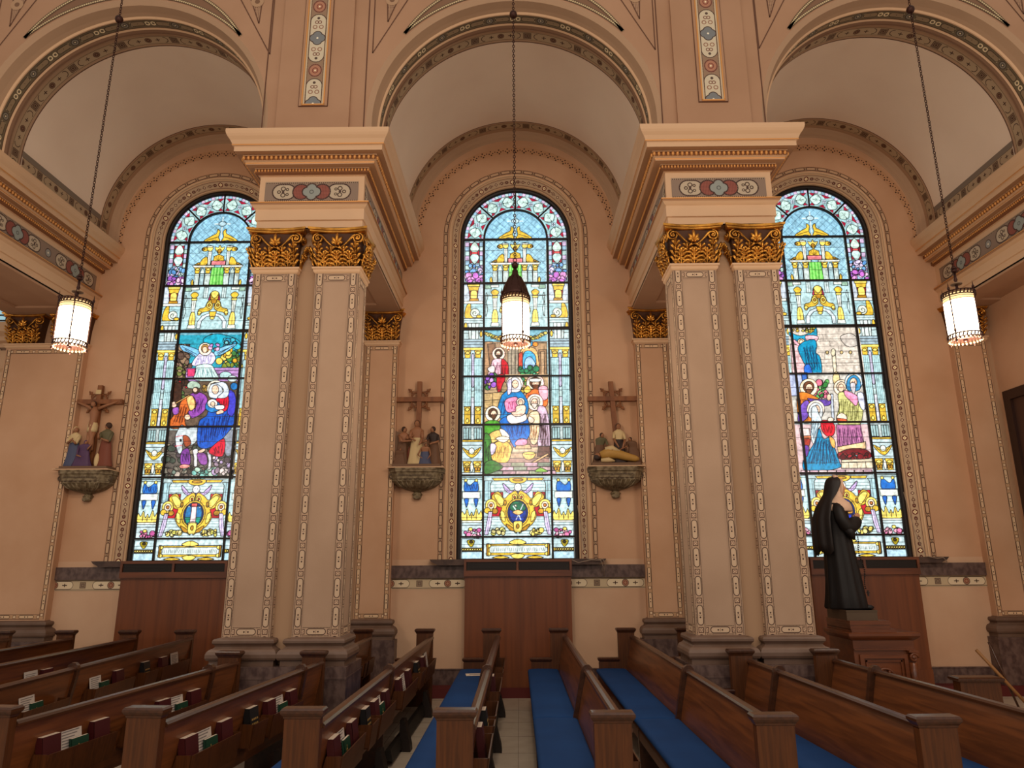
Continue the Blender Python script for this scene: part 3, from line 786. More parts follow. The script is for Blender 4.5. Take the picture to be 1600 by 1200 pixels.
def architecture(a):
    c1=mapper(680,280,'C'); c2=mapper(680,580,'C')
    # ---- side columns (drawn on the left, mirrored)
    a.map=None
    for s in (1,-1):      # arch ring of leaves on blue and mauve squares
        pass
    ri,ro=.47,.762; zc=HGT-A
    nseg=44
    for i in range(nseg):
        t0,t1=PI*i/nseg,PI*(i+1)/nseg
        for r0,r1,cols in ((ri,ri+.045,[(150,190,214),(196,176,214),(176,210,214)]),(ro-.045,ro,[(176,206,214),(206,186,220),(140,182,210)])):
            q=[(r0*math.cos(t0),zc+r0*math.sin(t0)),(r1*math.cos(t0),zc+r1*math.sin(t0)),(r1*math.cos(t1),zc+r1*math.sin(t1)),(r0*math.cos(t1),zc+r0*math.sin(t1))]
            a.fillm(q,cols[i%3]); a.linem(q,.003,close=True)
    def leafring(tc,dt):
        r=lambda k,t:(k*math.cos(t),zc+k*math.sin(t)); m=(ri+ro)/2; i_,o_=ri+.045,ro-.045
        t0,t1=tc-dt,tc+dt
        a.fillm([r(i_,t0),r(o_,t0),r(o_,t1),r(i_,t1)],(150,196,204))
        for e0,e1 in ((t0,tc-dt*.62),(tc-dt*.30,tc+dt*.30),(tc+dt*.62,t1)):
            for kk,dirr in ((i_,1),(o_,-1)):
                q=[r(kk,e0),r(kk,e1),r(kk+dirr*.048,(e0+e1)/2)]; a.fillm(q,(160,20,54)); a.linem(q,.003,close=True)
        for s_ in (-1,1):
            q=a.smooth([r(m,tc+s_*dt*.96),r(i_+.012,tc+s_*dt*.55),r(m-.02,tc+s_*dt*.22),r(m,tc+s_*dt*.30),r(m+.02,tc+s_*dt*.22),r(o_-.012,tc+s_*dt*.55)]); a.fillm(q,(190,226,222)); a.linem(q,close=True)
            a.linem([r(m,tc+s_*dt*.34),r(m,tc+s_*dt*.8)],.003); a.linem([r(m,tc+s_*dt*.5),r(m+.03,tc+s_*dt*.62)],.0025); a.linem([r(m,tc+s_*dt*.5),r(m-.03,tc+s_*dt*.62)],.0025)
        for k4 in range(4):
            aa=PI/4+k4*PI/2; cx_,cz_=r(m,tc); q=[(cx_+.022*math.cos(aa)+.015*math.cos(2*PI*u/8),cz_+.022*math.sin(aa)+.015*math.sin(2*PI*u/8)) for u in range(8)]; a.fillm(q,(206,220,244)); a.linem(q,.0028,close=True)
    for k in range(4): leafring(PI/8+k*PI/4,PI/8*.93)
    # side strips base
    a.map=c1; 
    a.P([(150,360),(275,360),(270,620),(150,620)],(172,204,214),mir=True)
    for i in range(9):
        y=366+i*27; col=[(196,176,214),(150,190,220),(176,214,214)][i%3]
        a.P([(168,y),(192,y),(192,y+27),(168,y+27)],col,mir=True); a.P([(252,y),(272,y),(272,y+27),(252,y+27)],[(150,190,220),(176,214,214),(196,176,214)][i%3],mir=True)
    a.P([(196,372),(250,372),(250,488),(196,488)],(170,22,56),mir=True)
    a.S([(223,364),(250,405),(223,428),(196,405)],(204,234,226),mir=True); a.S([(223,430),(250,455),(223,494),(196,455)],(190,226,226),mir=True)
    a.P([(206,424),(240,424),(240,436),(206,436)],(230,90,90),mir=True)
    a.P([(192,494),(252,494),(252,606),(192,606)],(150,190,226),mir=True)
    a.blobs(((176,500),(266,560)),[(112,170,226),(190,226,226),(206,196,236),(90,150,214)],26,15,mir=True)
    a.blobs(((176,560),(266,600)),[(190,110,206),(216,150,216),(236,206,240),(150,90,190)],18,16,mir=True)
    a.P([(160,610),(275,610),(275,720),(160,720)],(190,206,222),mir=True)
    a.P([(190,650),(245,650),(240,700),(196,700)],(150,22,40),mir=True)
    a.P([(184,622),(252,622),(244,652),(192,652)],Y1,mir=True); a.P([(182,612),(254,612),(254,626),(182,626)],Y2,mir=True); a.S([(204,652),(234,652),(238,690),(220,712),(200,690)],Y2,mir=True)
    a.P([(195,696),(245,696),(248,712),(192,712)],Y3,mir=True)
    a.P([(162,712),(272,712),(272,728),(162,728)],WH,mir=True); a.P([(150,728),(275,728),(275,812),(150,812)],(160,204,214),mir=True)
    a.S([(176,740),(200,728),(205,770),(240,812),(168,812)],Y1,mir=True); a.E((226,782),(27,27),(214,232,222),mir=True); a.L([(226+20*math.cos(t*.5)*(1-t/18),782+20*math.sin(t*.5)*(1-t/18)) for t in range(16)],mir=True); a.E((250,802),(16,9),Y1,mir=True)
    a.P([(160,812),(275,812),(275,985),(160,985)],(184,214,220),mir=True)
    for y in (826,842,870,900,935,960): a.L([(160,y),(275,y)],mir=True)
    a.P([(186,842),(250,842),(246,935),(192,935)],(206,226,228),mir=True); a.L([(205,842),(205,935)],mir=True); a.L([(230,842),(230,935)],mir=True)
    a.E((172,860),(9,22),Y1,mir=True); a.E((262,905),(8,18),Y1,mir=True)
    a.P([(158,935),(275,935),(275,985),(158,985)],(150,178,194),mir=True); a.L([(158,950),(275,950)],mir=True); a.L([(158,966),(275,966)],mir=True)
    a.P([(156,985),(275,985),(275,1000),(156,1000)],Y2,mir=True)
    a.P([(156,1000),(275,1000),(275,1240),(156,1240)],(176,210,222),mir=True)
    for x in (163,224): a.P([(x,1000),(x+40,1000),(x+34,1050),(x+6,1050)],Y1,mir=True); a.E((x+20,1016),(13,9),Y2,mir=True); a.P([(x+6,1050),(x+34,1050),(x+34,1062),(x+6,1062)],WH,mir=True)
    a.S([(205,1200),(205,1050),(214,1018),(224,1050),(224,1200)],(176,176,206),mir=True)
    # fluted columns
    a.map=c2
    for x in (160,222):
        a.P([(x,-80),(x+46,-80),(x+44,205),(x+2,205)],(170,212,220),mir=True)
        for d in (12,23,34): a.L([(x+d,-70),(x+d,200)],.003,(70,110,120),mir=True)
        a.P([(x+4,205),(x+40,205),(x+40,308),(x+4,308)],Y1,mir=True); a.E((x+22,288),(9,12),Y2,mir=True); a.E((x+22,222),(12,10),Y2,mir=True)
        for d in (13,22,31): a.L([(x+d,232),(x+d,275)],.003,(110,80,10),mir=True)
    a.P([(204,150),(222,150),(222,308),(204,308)],(196,206,222),mir=True)
    a.P([(152,318),(275,318),(275,402),(152,402)],(176,196,200),mir=True)
    for x in (160,222): a.P([(x,330),(x+44,330),(x+44,396),(x,396)],(150,186,192),mir=True); a.L([(x+15,330),(x+15,396)],mir=True); a.L([(x+30,330),(x+30,396)],mir=True)
    a.P([(150,402),(275,402),(275,412),(150,412)],Y1,mir=True)
    a.P([(150,412),(275,412),(275,525),(150,525)],(184,212,220),mir=True); a.L([(150,432),(275,432)],mir=True); a.L([(150,512),(275,512)],mir=True)
    a.S([(154,445),(206,470),(262,445),(240,485),(208,506),(178,485)],Y1,mir=True); a.E((208,466),(17,18),WH,mir=True); a.L([(166,455),(195,488)],mir=True); a.L([(250,455),(222,488)],mir=True)
    for x in (160,222): a.P([(x-4,525),(x+44,525),(x+36,592),(x+4,592)],Y1,mir=True); a.E((x+20,545),(15,10),Y2,mir=True); a.E((x+12,572),(8,12),Y3,mir=True); a.E((x+28,572),(8,12),Y3,mir=True)
    a.E((208,560),(9,30),WH,mir=True); a.P([(150,592),(275,592),(275,606),(150,606)],(196,214,222),mir=True)
    a.P([(150,620),(275,620),(275,880),(150,880)],(186,220,226),mir=True)
    a.L([(150,632),(275,632)],mir=True)
    a.S([(170,640),(195,668),(238,640),(244,706),(168,706)],(30,108,200),mir=True); a.E((174,638),(9,9),Y2,mir=True); a.E((236,638),(9,9),Y2,mir=True); a.folds([(172,655),(240,655),(240,700),(172,700)],(8,30,90),5)
    a.P([(154,706),(258,706),(258,744),(154,744)],WH,mir=True); a.L([(165,722),(245,720)],.003,(150,160,170),mir=True)
    for x in (166,222): a.S([(x,746),(x+24,746),(x+20,775),(x+12,796),(x+4,775)],(30,96,190),mir=True)
    a.S([(152,872),(152,820),(168,838),(182,806),(196,846),(208,824),(220,846),(236,802),(250,838),(264,816),(264,872)],Y2,mir=True); a.L([(182,822),(180,866)],mir=True); a.L([(236,822),(236,866)],mir=True); a.L([(208,840),(208,866)],mir=True)
    a.P([(150,874),(275,874),(275,886),(150,886)],WH,mir=True); a.P([(150,886),(275,886),(275,970),(150,970)],(190,216,224),mir=True); a.L([(150,902),(275,902)],mir=True)
    a.blobs(((160,930),(262,966)),[(226,130,180),(240,180,206),(196,90,160)],14,13,mir=True); a.E((202,924),(12,10),Y2,mir=True)
    a.P([(150,980),(275,980),(275,1100),(150,1100)],(190,220,228),mir=True); a.S([(184,990),(224,990),(218,1018),(204,1028),(188,1012)],(176,160,30),mir=True); a.E((206,1000),(10,8),(60,50,20),mir=True)
    a.P([(150,1034),(275,1034),(275,1052),(150,1052)],Y1,mir=True)
    for x in range(158,262,14): a.E((x,1043),(6,6),Y2,mir=True)
    a.P([(150,1056),(275,1056),(275,1102),(150,1102)],(176,214,232),mir=True)
    # ---- centre light
    a.map=None
    q=[(.47*math.cos(PI*i/24),zc+.47*math.sin(PI*i/24)) for i in range(25)]
    a.fillm(q,(140,196,224),.14)
    a.map=c1
    a.P([(284,362),(640,362),(640,612),(284,612)],(150,200,222),out=False)
    a.map=None
    for k in range(-12,13):   # lattice
        for s in (1,-1):
            p0=(-.46,zc-.55+k*.115-s*.23); p1=(.46,zc-.55+k*.115+s*.23*1.0+ s*.69)
            P=[]
            for i in range(41):
                x=-.46+.92*i/40; z=p0[1]+(x+.46)*s*1.0+ (0 if s>0 else .92)
                if z>zc-.70 and (z<zc or x*x+(z-zc)**2<.4555**2): P.append((x,z))
                elif P:
                    a.linem(P,.0024,(50,92,120)) if len(P)>1 else None; P=[]
            if len(P)>1: a.linem(P,.0024,(50,92,120))
    a.map=c1
    a.L([(461,205),(461,350)],.006,WH); a.L([(415,245),(461,245),(507,245)],.006,WH); a.E((461,245),(22,14),(176,214,230))
    a.S([(362,344),(400,318),(432,300),(436,276),(452,290),(446,322),(456,346),(420,342),(395,350)],Y1,mir=False); a.S([(560,344),(522,318),(490,300),(486,276),(470,290),(476,322),(466,346),(502,342),(527,350)],Y1)
    a.L([(380,340),(440,322)],mir=False); a.L([(540,340),(482,322)])
    def both(fn):   # symmetrical about x=461 in crop coordinates
        fn(lambda x:x); fn(lambda x:922-x)
    def top(f):
        a.P([(f(396),405),(f(417),405),(f(415),488),(f(398),488)],WH); a.L([(f(406),408),(f(406),486)],.003)
        a.E((f(375),393),(20,13),Y1); a.E((f(405),388),(17,17),Y2); a.E((f(366),393),(7,6),Y3); a.P([(f(385),374),(f(420),374),(f(420),382),(f(385),382)],WH)
        a.S([(f(322),484),(f(352),470),(f(370),446),(f(392),440),(f(392),486)],Y1); a.E((f(345),478),(10,6),Y3)
        a.P([(f(312),488),(f(440),488),(f(440),500),(f(318),500)],WH)
        for x in (324,386): a.P([(f(x),500),(f(x+38),500),(f(x+30),536),(f(x+8),536)],Y1); a.E((f(x+19),511),(12,7),Y2)
        a.S([(f(360),536),(f(373),502),(f(386),536)],(196,222,214))
        a.P([(f(330),536),(f(356),536),(f(356),612),(f(330),612)],(206,228,226)); a.P([(f(360),536),(f(386),536),(f(386),612),(f(360),612)],(170,206,216)); a.P([(f(390),536),(f(422),536),(f(422),612),(f(390),612)],(206,228,226))
        for x in (338,347,368,377,398,406,414): a.L([(f(x),540),(f(x),610)],.0026,(80,110,116))
        a.S([(f(316),606),(f(312),585),(f(322),570),(f(328),606)],Y1)
    both(top)
    a.P([(426,500),(497,500),(503,612),(420,612)],(110,206,90)); 
    for i,x in enumerate(range(432,495,9)): a.L([(x,502),(x+(x-461)*.08,610)],.003,(30,110,36) if i%2 else (180,236,150))
    a.P([(420,462),(504,462),(504,487),(420,487)],(236,140,150)); a.L([(428,474),(496,474)],.003,(180,60,80))
    a.P([(430,462),(433,436),(461,424),(490,436),(494,462)],Y1)
    for x in (436,448,461,474,486): a.L([(461,462),(x+(x-461)*.3,432)],.003,(90,60,10))
    a.S([(461,368),(470,384),(490,380),(480,402),(461,424),(442,402),(432,380),(452,384)],Y2); a.E((461,404),(12,12),Y3)
    # panel below
    a.P([(284,618),(640,618),(640,868),(284,868)],(170,208,216),out=False)
    def mid(f):
        a.P([(f(284),618),(f(322),618),(f(322),640),(f(284),640)],(150,190,170)); a.S([(f(290),668),(f(300),690),(f(292),720),(f(300),760),(f(288),800)],(186,220,226))
        a.P([(f(318),618),(f(366),618),(f(366),632),(f(318),632)],WH); a.P([(f(395),618),(f(420),618),(f(420),680),(f(395),680)],(196,222,226)); a.L([(f(407),620),(f(407),678)],.003)
        a.S([(f(343),644),(f(366),660),(f(352),680),(f(334),680),(f(320),660)],Y1); a.P([(f(326),682),(f(360),682),(f(358),694),(f(328),694)],Y2)
        a.P([(f(330),694),(f(356),694),(f(352),770),(f(334),770)],WH); a.L([(f(343),696),(f(343),768)],.003)
        a.S([(f(332),770),(f(355),770),(f(360),838),(f(326),838)],Y2); a.L([(f(343),776),(f(343),836)],.003,(110,80,10)); a.P([(f(322),838),(f(364),838),(f(368),860),(f(318),860)],WH)
        a.S([(f(372),775),(f(378),745),(f(410),735),(f(425),700),(f(450),695),(f(458),730),(f(440),755),(f(400),765),(f(385),782)],Y1)
        a.E((f(436),722),(17,19),Y2); a.E((f(436),722),(8,9),Y3); a.E((f(382),765),(11,9),Y2)
        a.P([(f(375),860),(f(375),820),(f(400),785),(f(440),768),(f(461),768),(f(461),782),(f(425),790),(f(400),815),(f(395),860)],(206,226,236))
        a.L([(f(284),682),(f(320),682)],mir=False); a.L([(f(284),735),(f(325),735)])
    both(mid)
    a.E((461,668),(30,30),Y1); a.S([(461,638),(484,652),(461,684),(438,652)],Y2); a.S([(436,660),(426,690),(438,690)],(176,50,90)); a.S([(486,660),(496,690),(484,690)],(176,50,90)); a.P([(444,690),(478,690),(474,712),(448,712)],Y3)
    a.P([(440,760),(482,760),(476,790),(446,790)],Y1); a.E((461,798),(13,9),Y2)
def medallion(a, right, kind):
    """lower panel with the gilt cartouche and the plaque below; crop coordinates of the middle window"""
    a.map=mapper(680,580,'C')
    f0=lambda x:x; f1=lambda x:958-x+ 2
    a.P([(280,618),(680,618),(684,972),(272,972)],(190,218,224),out=False)
    for y in (632,646,664,682,700): a.L([(280,y),(680,y)],.003,(70,90,96))
    for y in (850,868,884,902,918,936,952): a.L([(276,y),(684,y)],.003,(70,90,96))
    for f in (f0,f1):
        a.P([(f(284),640),(f(330),640),(f(318),660),(f(318),760),(f(284),760)],(160,200,212)); a.L([(f(306),640),(f(306),760)],.003)
        a.P([(f(330),626),(f(425),626),(f(425),640),(f(338),640)],Y1)
        a.P([(f(322),708),(f(392),708),(f(392),850),(f(322),850)],(176,24,40))
        a.S([(f(478),690),(f(440),700),(f(425),685),(f(392),655),(f(400),690),(f(430),715),(f(478),710)],(190,170,226)); a.L([(f(402),665),(f(445),705)],.003); a.L([(f(398),680),(f(435),710)],.003)
        a.S([(f(478),715),(f(430),720),(f(400),745),(f(365),705),(f(325),735),(f(360),790),(f(385),800),(f(372),850),(f(400),900),(f(440),925),(f(478),935)],Y1)
        a.S([(f(340),730),(f(365),720),(f(400),760),(f(380),790)],Y2); a.S([(f(378),820),(f(400),830),(f(404),880),(f(384),866)],Y2); a.S([(f(410),895),(f(440),910),(f(470),938),(f(430),930)],Y3)
        a.E((f(460),738),(14,18),Y2); a.E((f(460),738),(6,8),(170,60,30)); a.E((f(404),770),(8,16),Y3)
        a.E((f(322),785),(34,36),Y2); a.E((f(322),785),(20,22),(240,226,206)); a.E((f(322),785),(9,10),(200,120,50)); a.E((f(300),815),(18,18),Y1); a.E((f(345),820),(18,16),Y3)
        a.P([(f(308),822),(f(330),822),(f(322),900),(f(304),958),(f(284),958)],(206,196,236)); a.L([(f(318),826),(f(298),954)],.003)
        a.blobs(((f(350)-(40 if f is f1 else 0),925),(f(350)+(0 if f is f1 else 40)+10,950)),[(206,206,120),Y2,(226,220,160)],9,13)
        a.blobs(((min(f(330),f(420)),930),(max(f(330),f(420)),955)),[Y2,(190,190,90),(226,220,150)],10,13)
    a.S([(430,624),(528,624),(518,650),(479,658),(440,650)],Y1); a.E((479,636),(30,8),Y3)
    a.E((479,680),(21,23),(232,240,246)); a.E((472,677),(3,3),(90,110,130),out=False); a.E((486,677),(3,3),(90,110,130),out=False)
    a.E((479,828),(70,82),Y1); a.E((479,828),(60,72),(12,40,120))
    a.E((479,828),(50,62),(18,52,150))
    if kind=='L':
        a.P([(432,800),(440,780),(518,780),(528,810),(530,850),(428,850)],(34,110,170)); a.P([(428,845),(530,845),(516,880),(479,892),(442,880)],(20,150,130)); a.P([(465,775),(493,775),(496,880),(462,880)],(236,214,222)); a.P([(462,762),(496,762),(496,782),(462,782)],(226,90,90)); a.E((479,880),(28,9),(226,206,180)); a.E((448,782),(3,3),WH,out=False); a.E((512,786),(3,3),WH,out=False)
    elif kind=='C':
        a.S([(440,775),(479,762),(516,780),(520,815),(440,815)],(20,100,70)); a.L([(452,790),(479,830),(496,868)],.006,(200,226,230)); a.L([(510,780),(470,868)],.005,(190,200,220)); a.S([(448,826),(479,812),(512,826),(479,842)],(230,190,120)); a.P([(455,785),(470,780),(474,800)],(236,236,220))
    else:
        a.P([(432,800),(440,780),(518,780),(528,815),(430,815)],(24,70,60)); a.E((470,830),(22,26),(236,240,240)); a.L([(479,762),(479,880)],.004,Y2); a.P([(440,850),(520,850),(505,884),(455,884)],(30,60,200)); a.S([(495,826),(520,820),(524,842),(500,846)],(206,150,60))
    a.S([(455,885),(479,878),(504,885),(500,935),(479,942),(458,935)],Y2); a.E((479,908),(9,14),Y3)
    # plaque
    a.P([(272,980),(686,980),(690,1102),(272,1102)],(196,222,228),out=False)
    a.P([(300,1012),(668,1012),(668,1078),(300,1078)],Y1); a.P([(314,1022),(654,1022),(654,1064),(314,1064)],(206,226,226))
    for x in range(322,648,11): a.L([(x,1034+a.rng.randint(4)),(x+a.rng.randint(-4,6),1054)],.0032,(70,80,90)); 
    a.S([(430,1006),(452,990),(479,984),(506,990),(528,1006),(479,1018)],Y2); a.S([(440,1078),(479,1068),(518,1078),(500,1096),(458,1096)],Y2); a.L([(479,985),(479,1012)],.003)
    for f in (f0,f1): a.E((f(308),1022),(14,12),Y2); a.E((f(308),1070),(14,12),Y2); a.S([(f(330),1092),(f(380),1082),(f(430),1092),(f(380),1098)],Y1); a.P([(f(296),1010),(f(306),1010),(f(306),1080),(f(296),1080)],Y3)
def garland(a):
    a.map=mapper(680,280,'C')
    a.P([(284,884),(646,884),(648,955),(280,955)],(110,170,190),out=False)
    for i in range(46):
        x=290+350*i/45; y=905+24*abs(math.sin(i/45*PI*2)); a.E((x,y+a.rng.randint(-6,7)),(11,9),[Y1,Y2,(196,196,80),(110,120,30),(236,226,150)][a.rng.randint(5)])
FL=(240,206,180)
def head(a,c,r,halo=None,hair=(90,60,40),face=FL,turn=0,beard=False,veil=None):
    if halo: a.E(c,(r*1.75,r*1.75),halo); a.E(c,(r*1.5,r*1.5),(246,238,214),out=False)
    if veil: a.S([(c[0]-r*1.2,c[1]+r*1.6),(c[0]-r*1.25,c[1]-r*.4),(c[0],c[1]-r*1.35),(c[0]+r*1.2,c[1]-r*.4),(c[0]+r*1.1,c[1]+r*1.6)],veil)
    else: a.E((c[0],c[1]-r*.15),(r*1.08,r*1.12),hair)
    a.E((c[0]+turn*r*.3,c[1]+r*.12),(r*.68,r*.88),face,var=.05)
    if beard: a.S([(c[0]+turn*r*.3-r*.6,c[1]+r*.35),(c[0]+turn*r*.3+r*.6,c[1]+r*.35),(c[0]+turn*r*.3+r*.2,c[1]+r*1.25),(c[0]+turn*r*.3-r*.2,c[1]+r*1.25)],hair)
    for d in (-.25,.28): a.E((c[0]+turn*r*.35+d*r,c[1]),(r*.09,r*.09),(60,40,36),out=False)
    a.L([(c[0]+turn*r*.35,c[1]),(c[0]+turn*r*.4,c[1]+r*.28)],.0018,(150,100,80))
def scene_C(a):
    c1=mapper(680,280,'C'); c2=mapper(680,580,'C'); a.map=c1
    a.P([(282,950),(650,950),(655,1240),(278,1240)],(150,126,100),out=False)
    a.P([(282,950),(330,950),(340,1160),(280,1160)],(166,130,96)); a.P([(300,965),(345,960),(345,1150),(318,1150)],(134,100,74)); a.P([(420,940),(480,940),(486,1160),(420,1160)],(150,140,122)); a.L([(440,945),(440,1160)]); a.L([(462,945),(462,1160)])
    a.P([(480,975),(600,960),(648,960),(650,1160),(480,1160)],(170,140,104)); a.P([(600,1000),(646,1000),(648,1170),(604,1170)],(150,116,84)); a.P([(612,1010),(634,1010),(634,1170),(614,1170)],(180,150,116))
    a.S([(492,1010),(540,985),(590,1010),(596,1150),(492,1150)],(236,186,120)); a.S([(510,1025),(545,1005),(582,1040),(576,1120),(512,1120)],(70,170,220)); a.S([(520,1060),(550,1040),(580,1080),(560,1110),(520,1110)],(150,190,236)); a.P([(482,1020),(506,1010),(506,1100),(482,1100)],(206,70,50))
    a.S([(530,960),(560,950),(562,975),(536,980)],(40,150,206)); a.E((580,968),(16,14),(236,140,40)); a.blobs(((490,1100),(590,1150)),[(60,150,90),(90,190,150),(40,120,80)],14,15)
    head(a,(365,1022),22,(246,200,190),(70,44,30),beard=True,turn=-.3)
    a.S([(335,1055),(390,1052),(400,1080),(396,1190),(310,1200),(300,1150),(320,1090)],(226,190,206)); a.folds([(330,1065),(380,1065),(380,1180),(310,1190)],(150,90,120),6)
    a.S([(382,1056),(412,1070),(424,1110),(418,1240),(370,1240),(380,1150)],(190,16,36)); a.folds([(385,1070),(415,1080),(415,1230),(375,1230)],(90,6,16),5)
    a.S([(300,1110),(330,1090),(345,1110),(330,1140)],(240,226,226))
    a.map=c2
    a.P([(280,20),(655,20),(660,318),(278,318)],(176,150,116),out=False); a.P([(280,130),(400,120),(400,318),(278,318)],(186,160,110)); a.L([(280,170),(395,165)]); a.L([(330,130),(330,240)]); a.L([(280,215),(380,212)])
    a.blobs(((285,20),(350,100)),[(150,90,200),(190,150,226),(110,60,170),(60,120,60)],20,14); a.S([(355,30),(400,20),(395,90),(360,120)],(176,20,40))
    a.S([(400,60),(380,110),(396,125),(420,100)],(150,130,96)); a.blobs(((495,40),(545,130)),[(200,176,60),(90,150,70),(60,130,90)],12,12)
    a.P([(280,318),(664,318),(668,606),(278,606)],(150,116,110),out=False)
    # magi right
    head(a,(580,72),30,(250,206,206),(96,54,34),beard=True,turn=.2); a.S([(548,45),(612,45),(605,62),(555,62)],(240,240,236))
    a.S([(530,130),(560,105),(610,105),(650,120),(650,200),(600,215),(540,215),(524,165)],(226,110,50)); a.folds([(535,130),(600,120),(590,205),(540,205)],(130,50,20),5); a.S([(600,95),(650,92),(652,160),(615,165)],(240,176,196)); a.S([(512,110),(536,85),(556,112),(530,130)],(226,190,90))
    head(a,(578,182),28,(250,220,224),(206,196,190),beard=True,turn=-.3)
    a.S([(600,205),(640,215),(662,300),(664,460),(610,470),(590,380),(590,250)],(206,180,206)); a.folds([(605,225),(640,225),(660,460),(612,460)],(60,30,40),9,w=.005)
    a.S([(546,250),(600,240),(606,330),(590,420),(556,420),(540,330)],(226,206,170)); a.folds([(550,310),(596,310),(590,410),(556,410)],(140,90,50),6); a.S([(545,262),(575,285),(560,305),(538,290)],(246,220,200))
    # mother and child
    a.S([(395,130),(440,100),(500,120),(540,190),(525,262),(440,290),(380,280),(360,220),(380,150)],(24,120,190)); a.folds([(390,150),(425,140),(420,280),(372,270)],(6,50,110),5)
    a.S([(408,165),(470,150),(482,190),(472,235),(420,240),(402,205)],(226,140,180)); a.folds([(415,170),(470,165),(465,230),(420,235)],(150,60,110),5)
    a.S([(372,290),(420,262),(520,262),(548,330),(540,390),(470,450),(430,400),(380,330)],(14,104,196)); a.folds([(395,290),(530,290),(520,380),(430,400)],(4,40,110),9,w=.0045)
    a.S([(415,262),(500,240),(530,262),(520,292),(440,308)],(240,236,240)); a.E((494,180),(24,24),(250,240,226)); a.E((494,182),(14,16),FL); a.S([(470,205),(520,200),(522,240),(500,262),(455,262),(440,240),(465,235)],(246,210,190)); a.L([(470,240),(500,225)],.003,(150,100,80))
    head(a,(460,72),28,(250,244,246),(240,236,240),turn=.3,veil=(236,236,246)); a.S([(420,60),(440,50),(440,120),(418,135)],(216,206,240))
    # kneeling left
    head(a,(332,248),26,(246,236,230),(90,56,36),turn=.6,beard=True)
    a.S([(285,300),(330,285),(372,300),(370,350),(320,362),(290,380),(280,340)],(70,150,40)); a.S([(310,370),(340,350),(380,345),(425,385),(430,420),(380,400),(330,420),(312,400)],(220,190,110)); a.S([(370,340),(400,345),(430,385),(400,400)],(250,240,226))
    a.S([(282,380),(310,372),(325,420),(330,520),(392,556),(380,585),(285,590)],(60,130,50)); a.folds([(285,400),(322,410),(380,580),(288,585)],(14,50,14),9,w=.005)
    a.S([(330,430),(400,405),(440,440),(440,480),(420,530),(370,540),(325,510)],(226,186,90)); a.folds([(340,430),(430,430),(420,520),(335,510)],(130,90,20),7)
    a.S([(318,425),(350,430),(345,470),(322,490)],(206,196,226)); a.S([(350,395),(385,380),(430,392),(395,418)],(246,236,216))
    # steps, cushion, bowl
    for x0,x1,y0,y1,c in ((450,640,445,480,(196,176,150)),(440,655,480,510,(170,140,116)),(470,550,430,455,(190,160,126)),(600,665,440,500,(96,66,60))): a.P([(x0,y0),(x1,y0),(x1+8,y1),(x0-8,y1)],c)
    a.S([(465,415),(495,395),(530,402),(528,430),(470,434)],(240,150,190)); a.S([(510,478),(580,478),(572,508),(540,520),(515,506)],(236,190,110)); a.E((545,480),(34,8),Y2); a.P([(540,545),(655,480),(662,490),(548,555)],(196,160,120))
    for i in range(5):
        for j in range(3): a.P([(285+i*78+j*14,536+j*24),(360+i*78+j*14,536+j*24),(364+i*78+j*14,558+j*24),(282+i*78+j*14,558+j*24)],[(160,126,140),(176,150,156),(140,150,126),(196,160,180),(126,140,126)][(i+2*j)%5])
    a.S([(285,540),(330,520),(392,560),(340,590),(285,600)],(50,110,44)); a.S([(580,590),(610,566),(655,590)],(110,160,60))
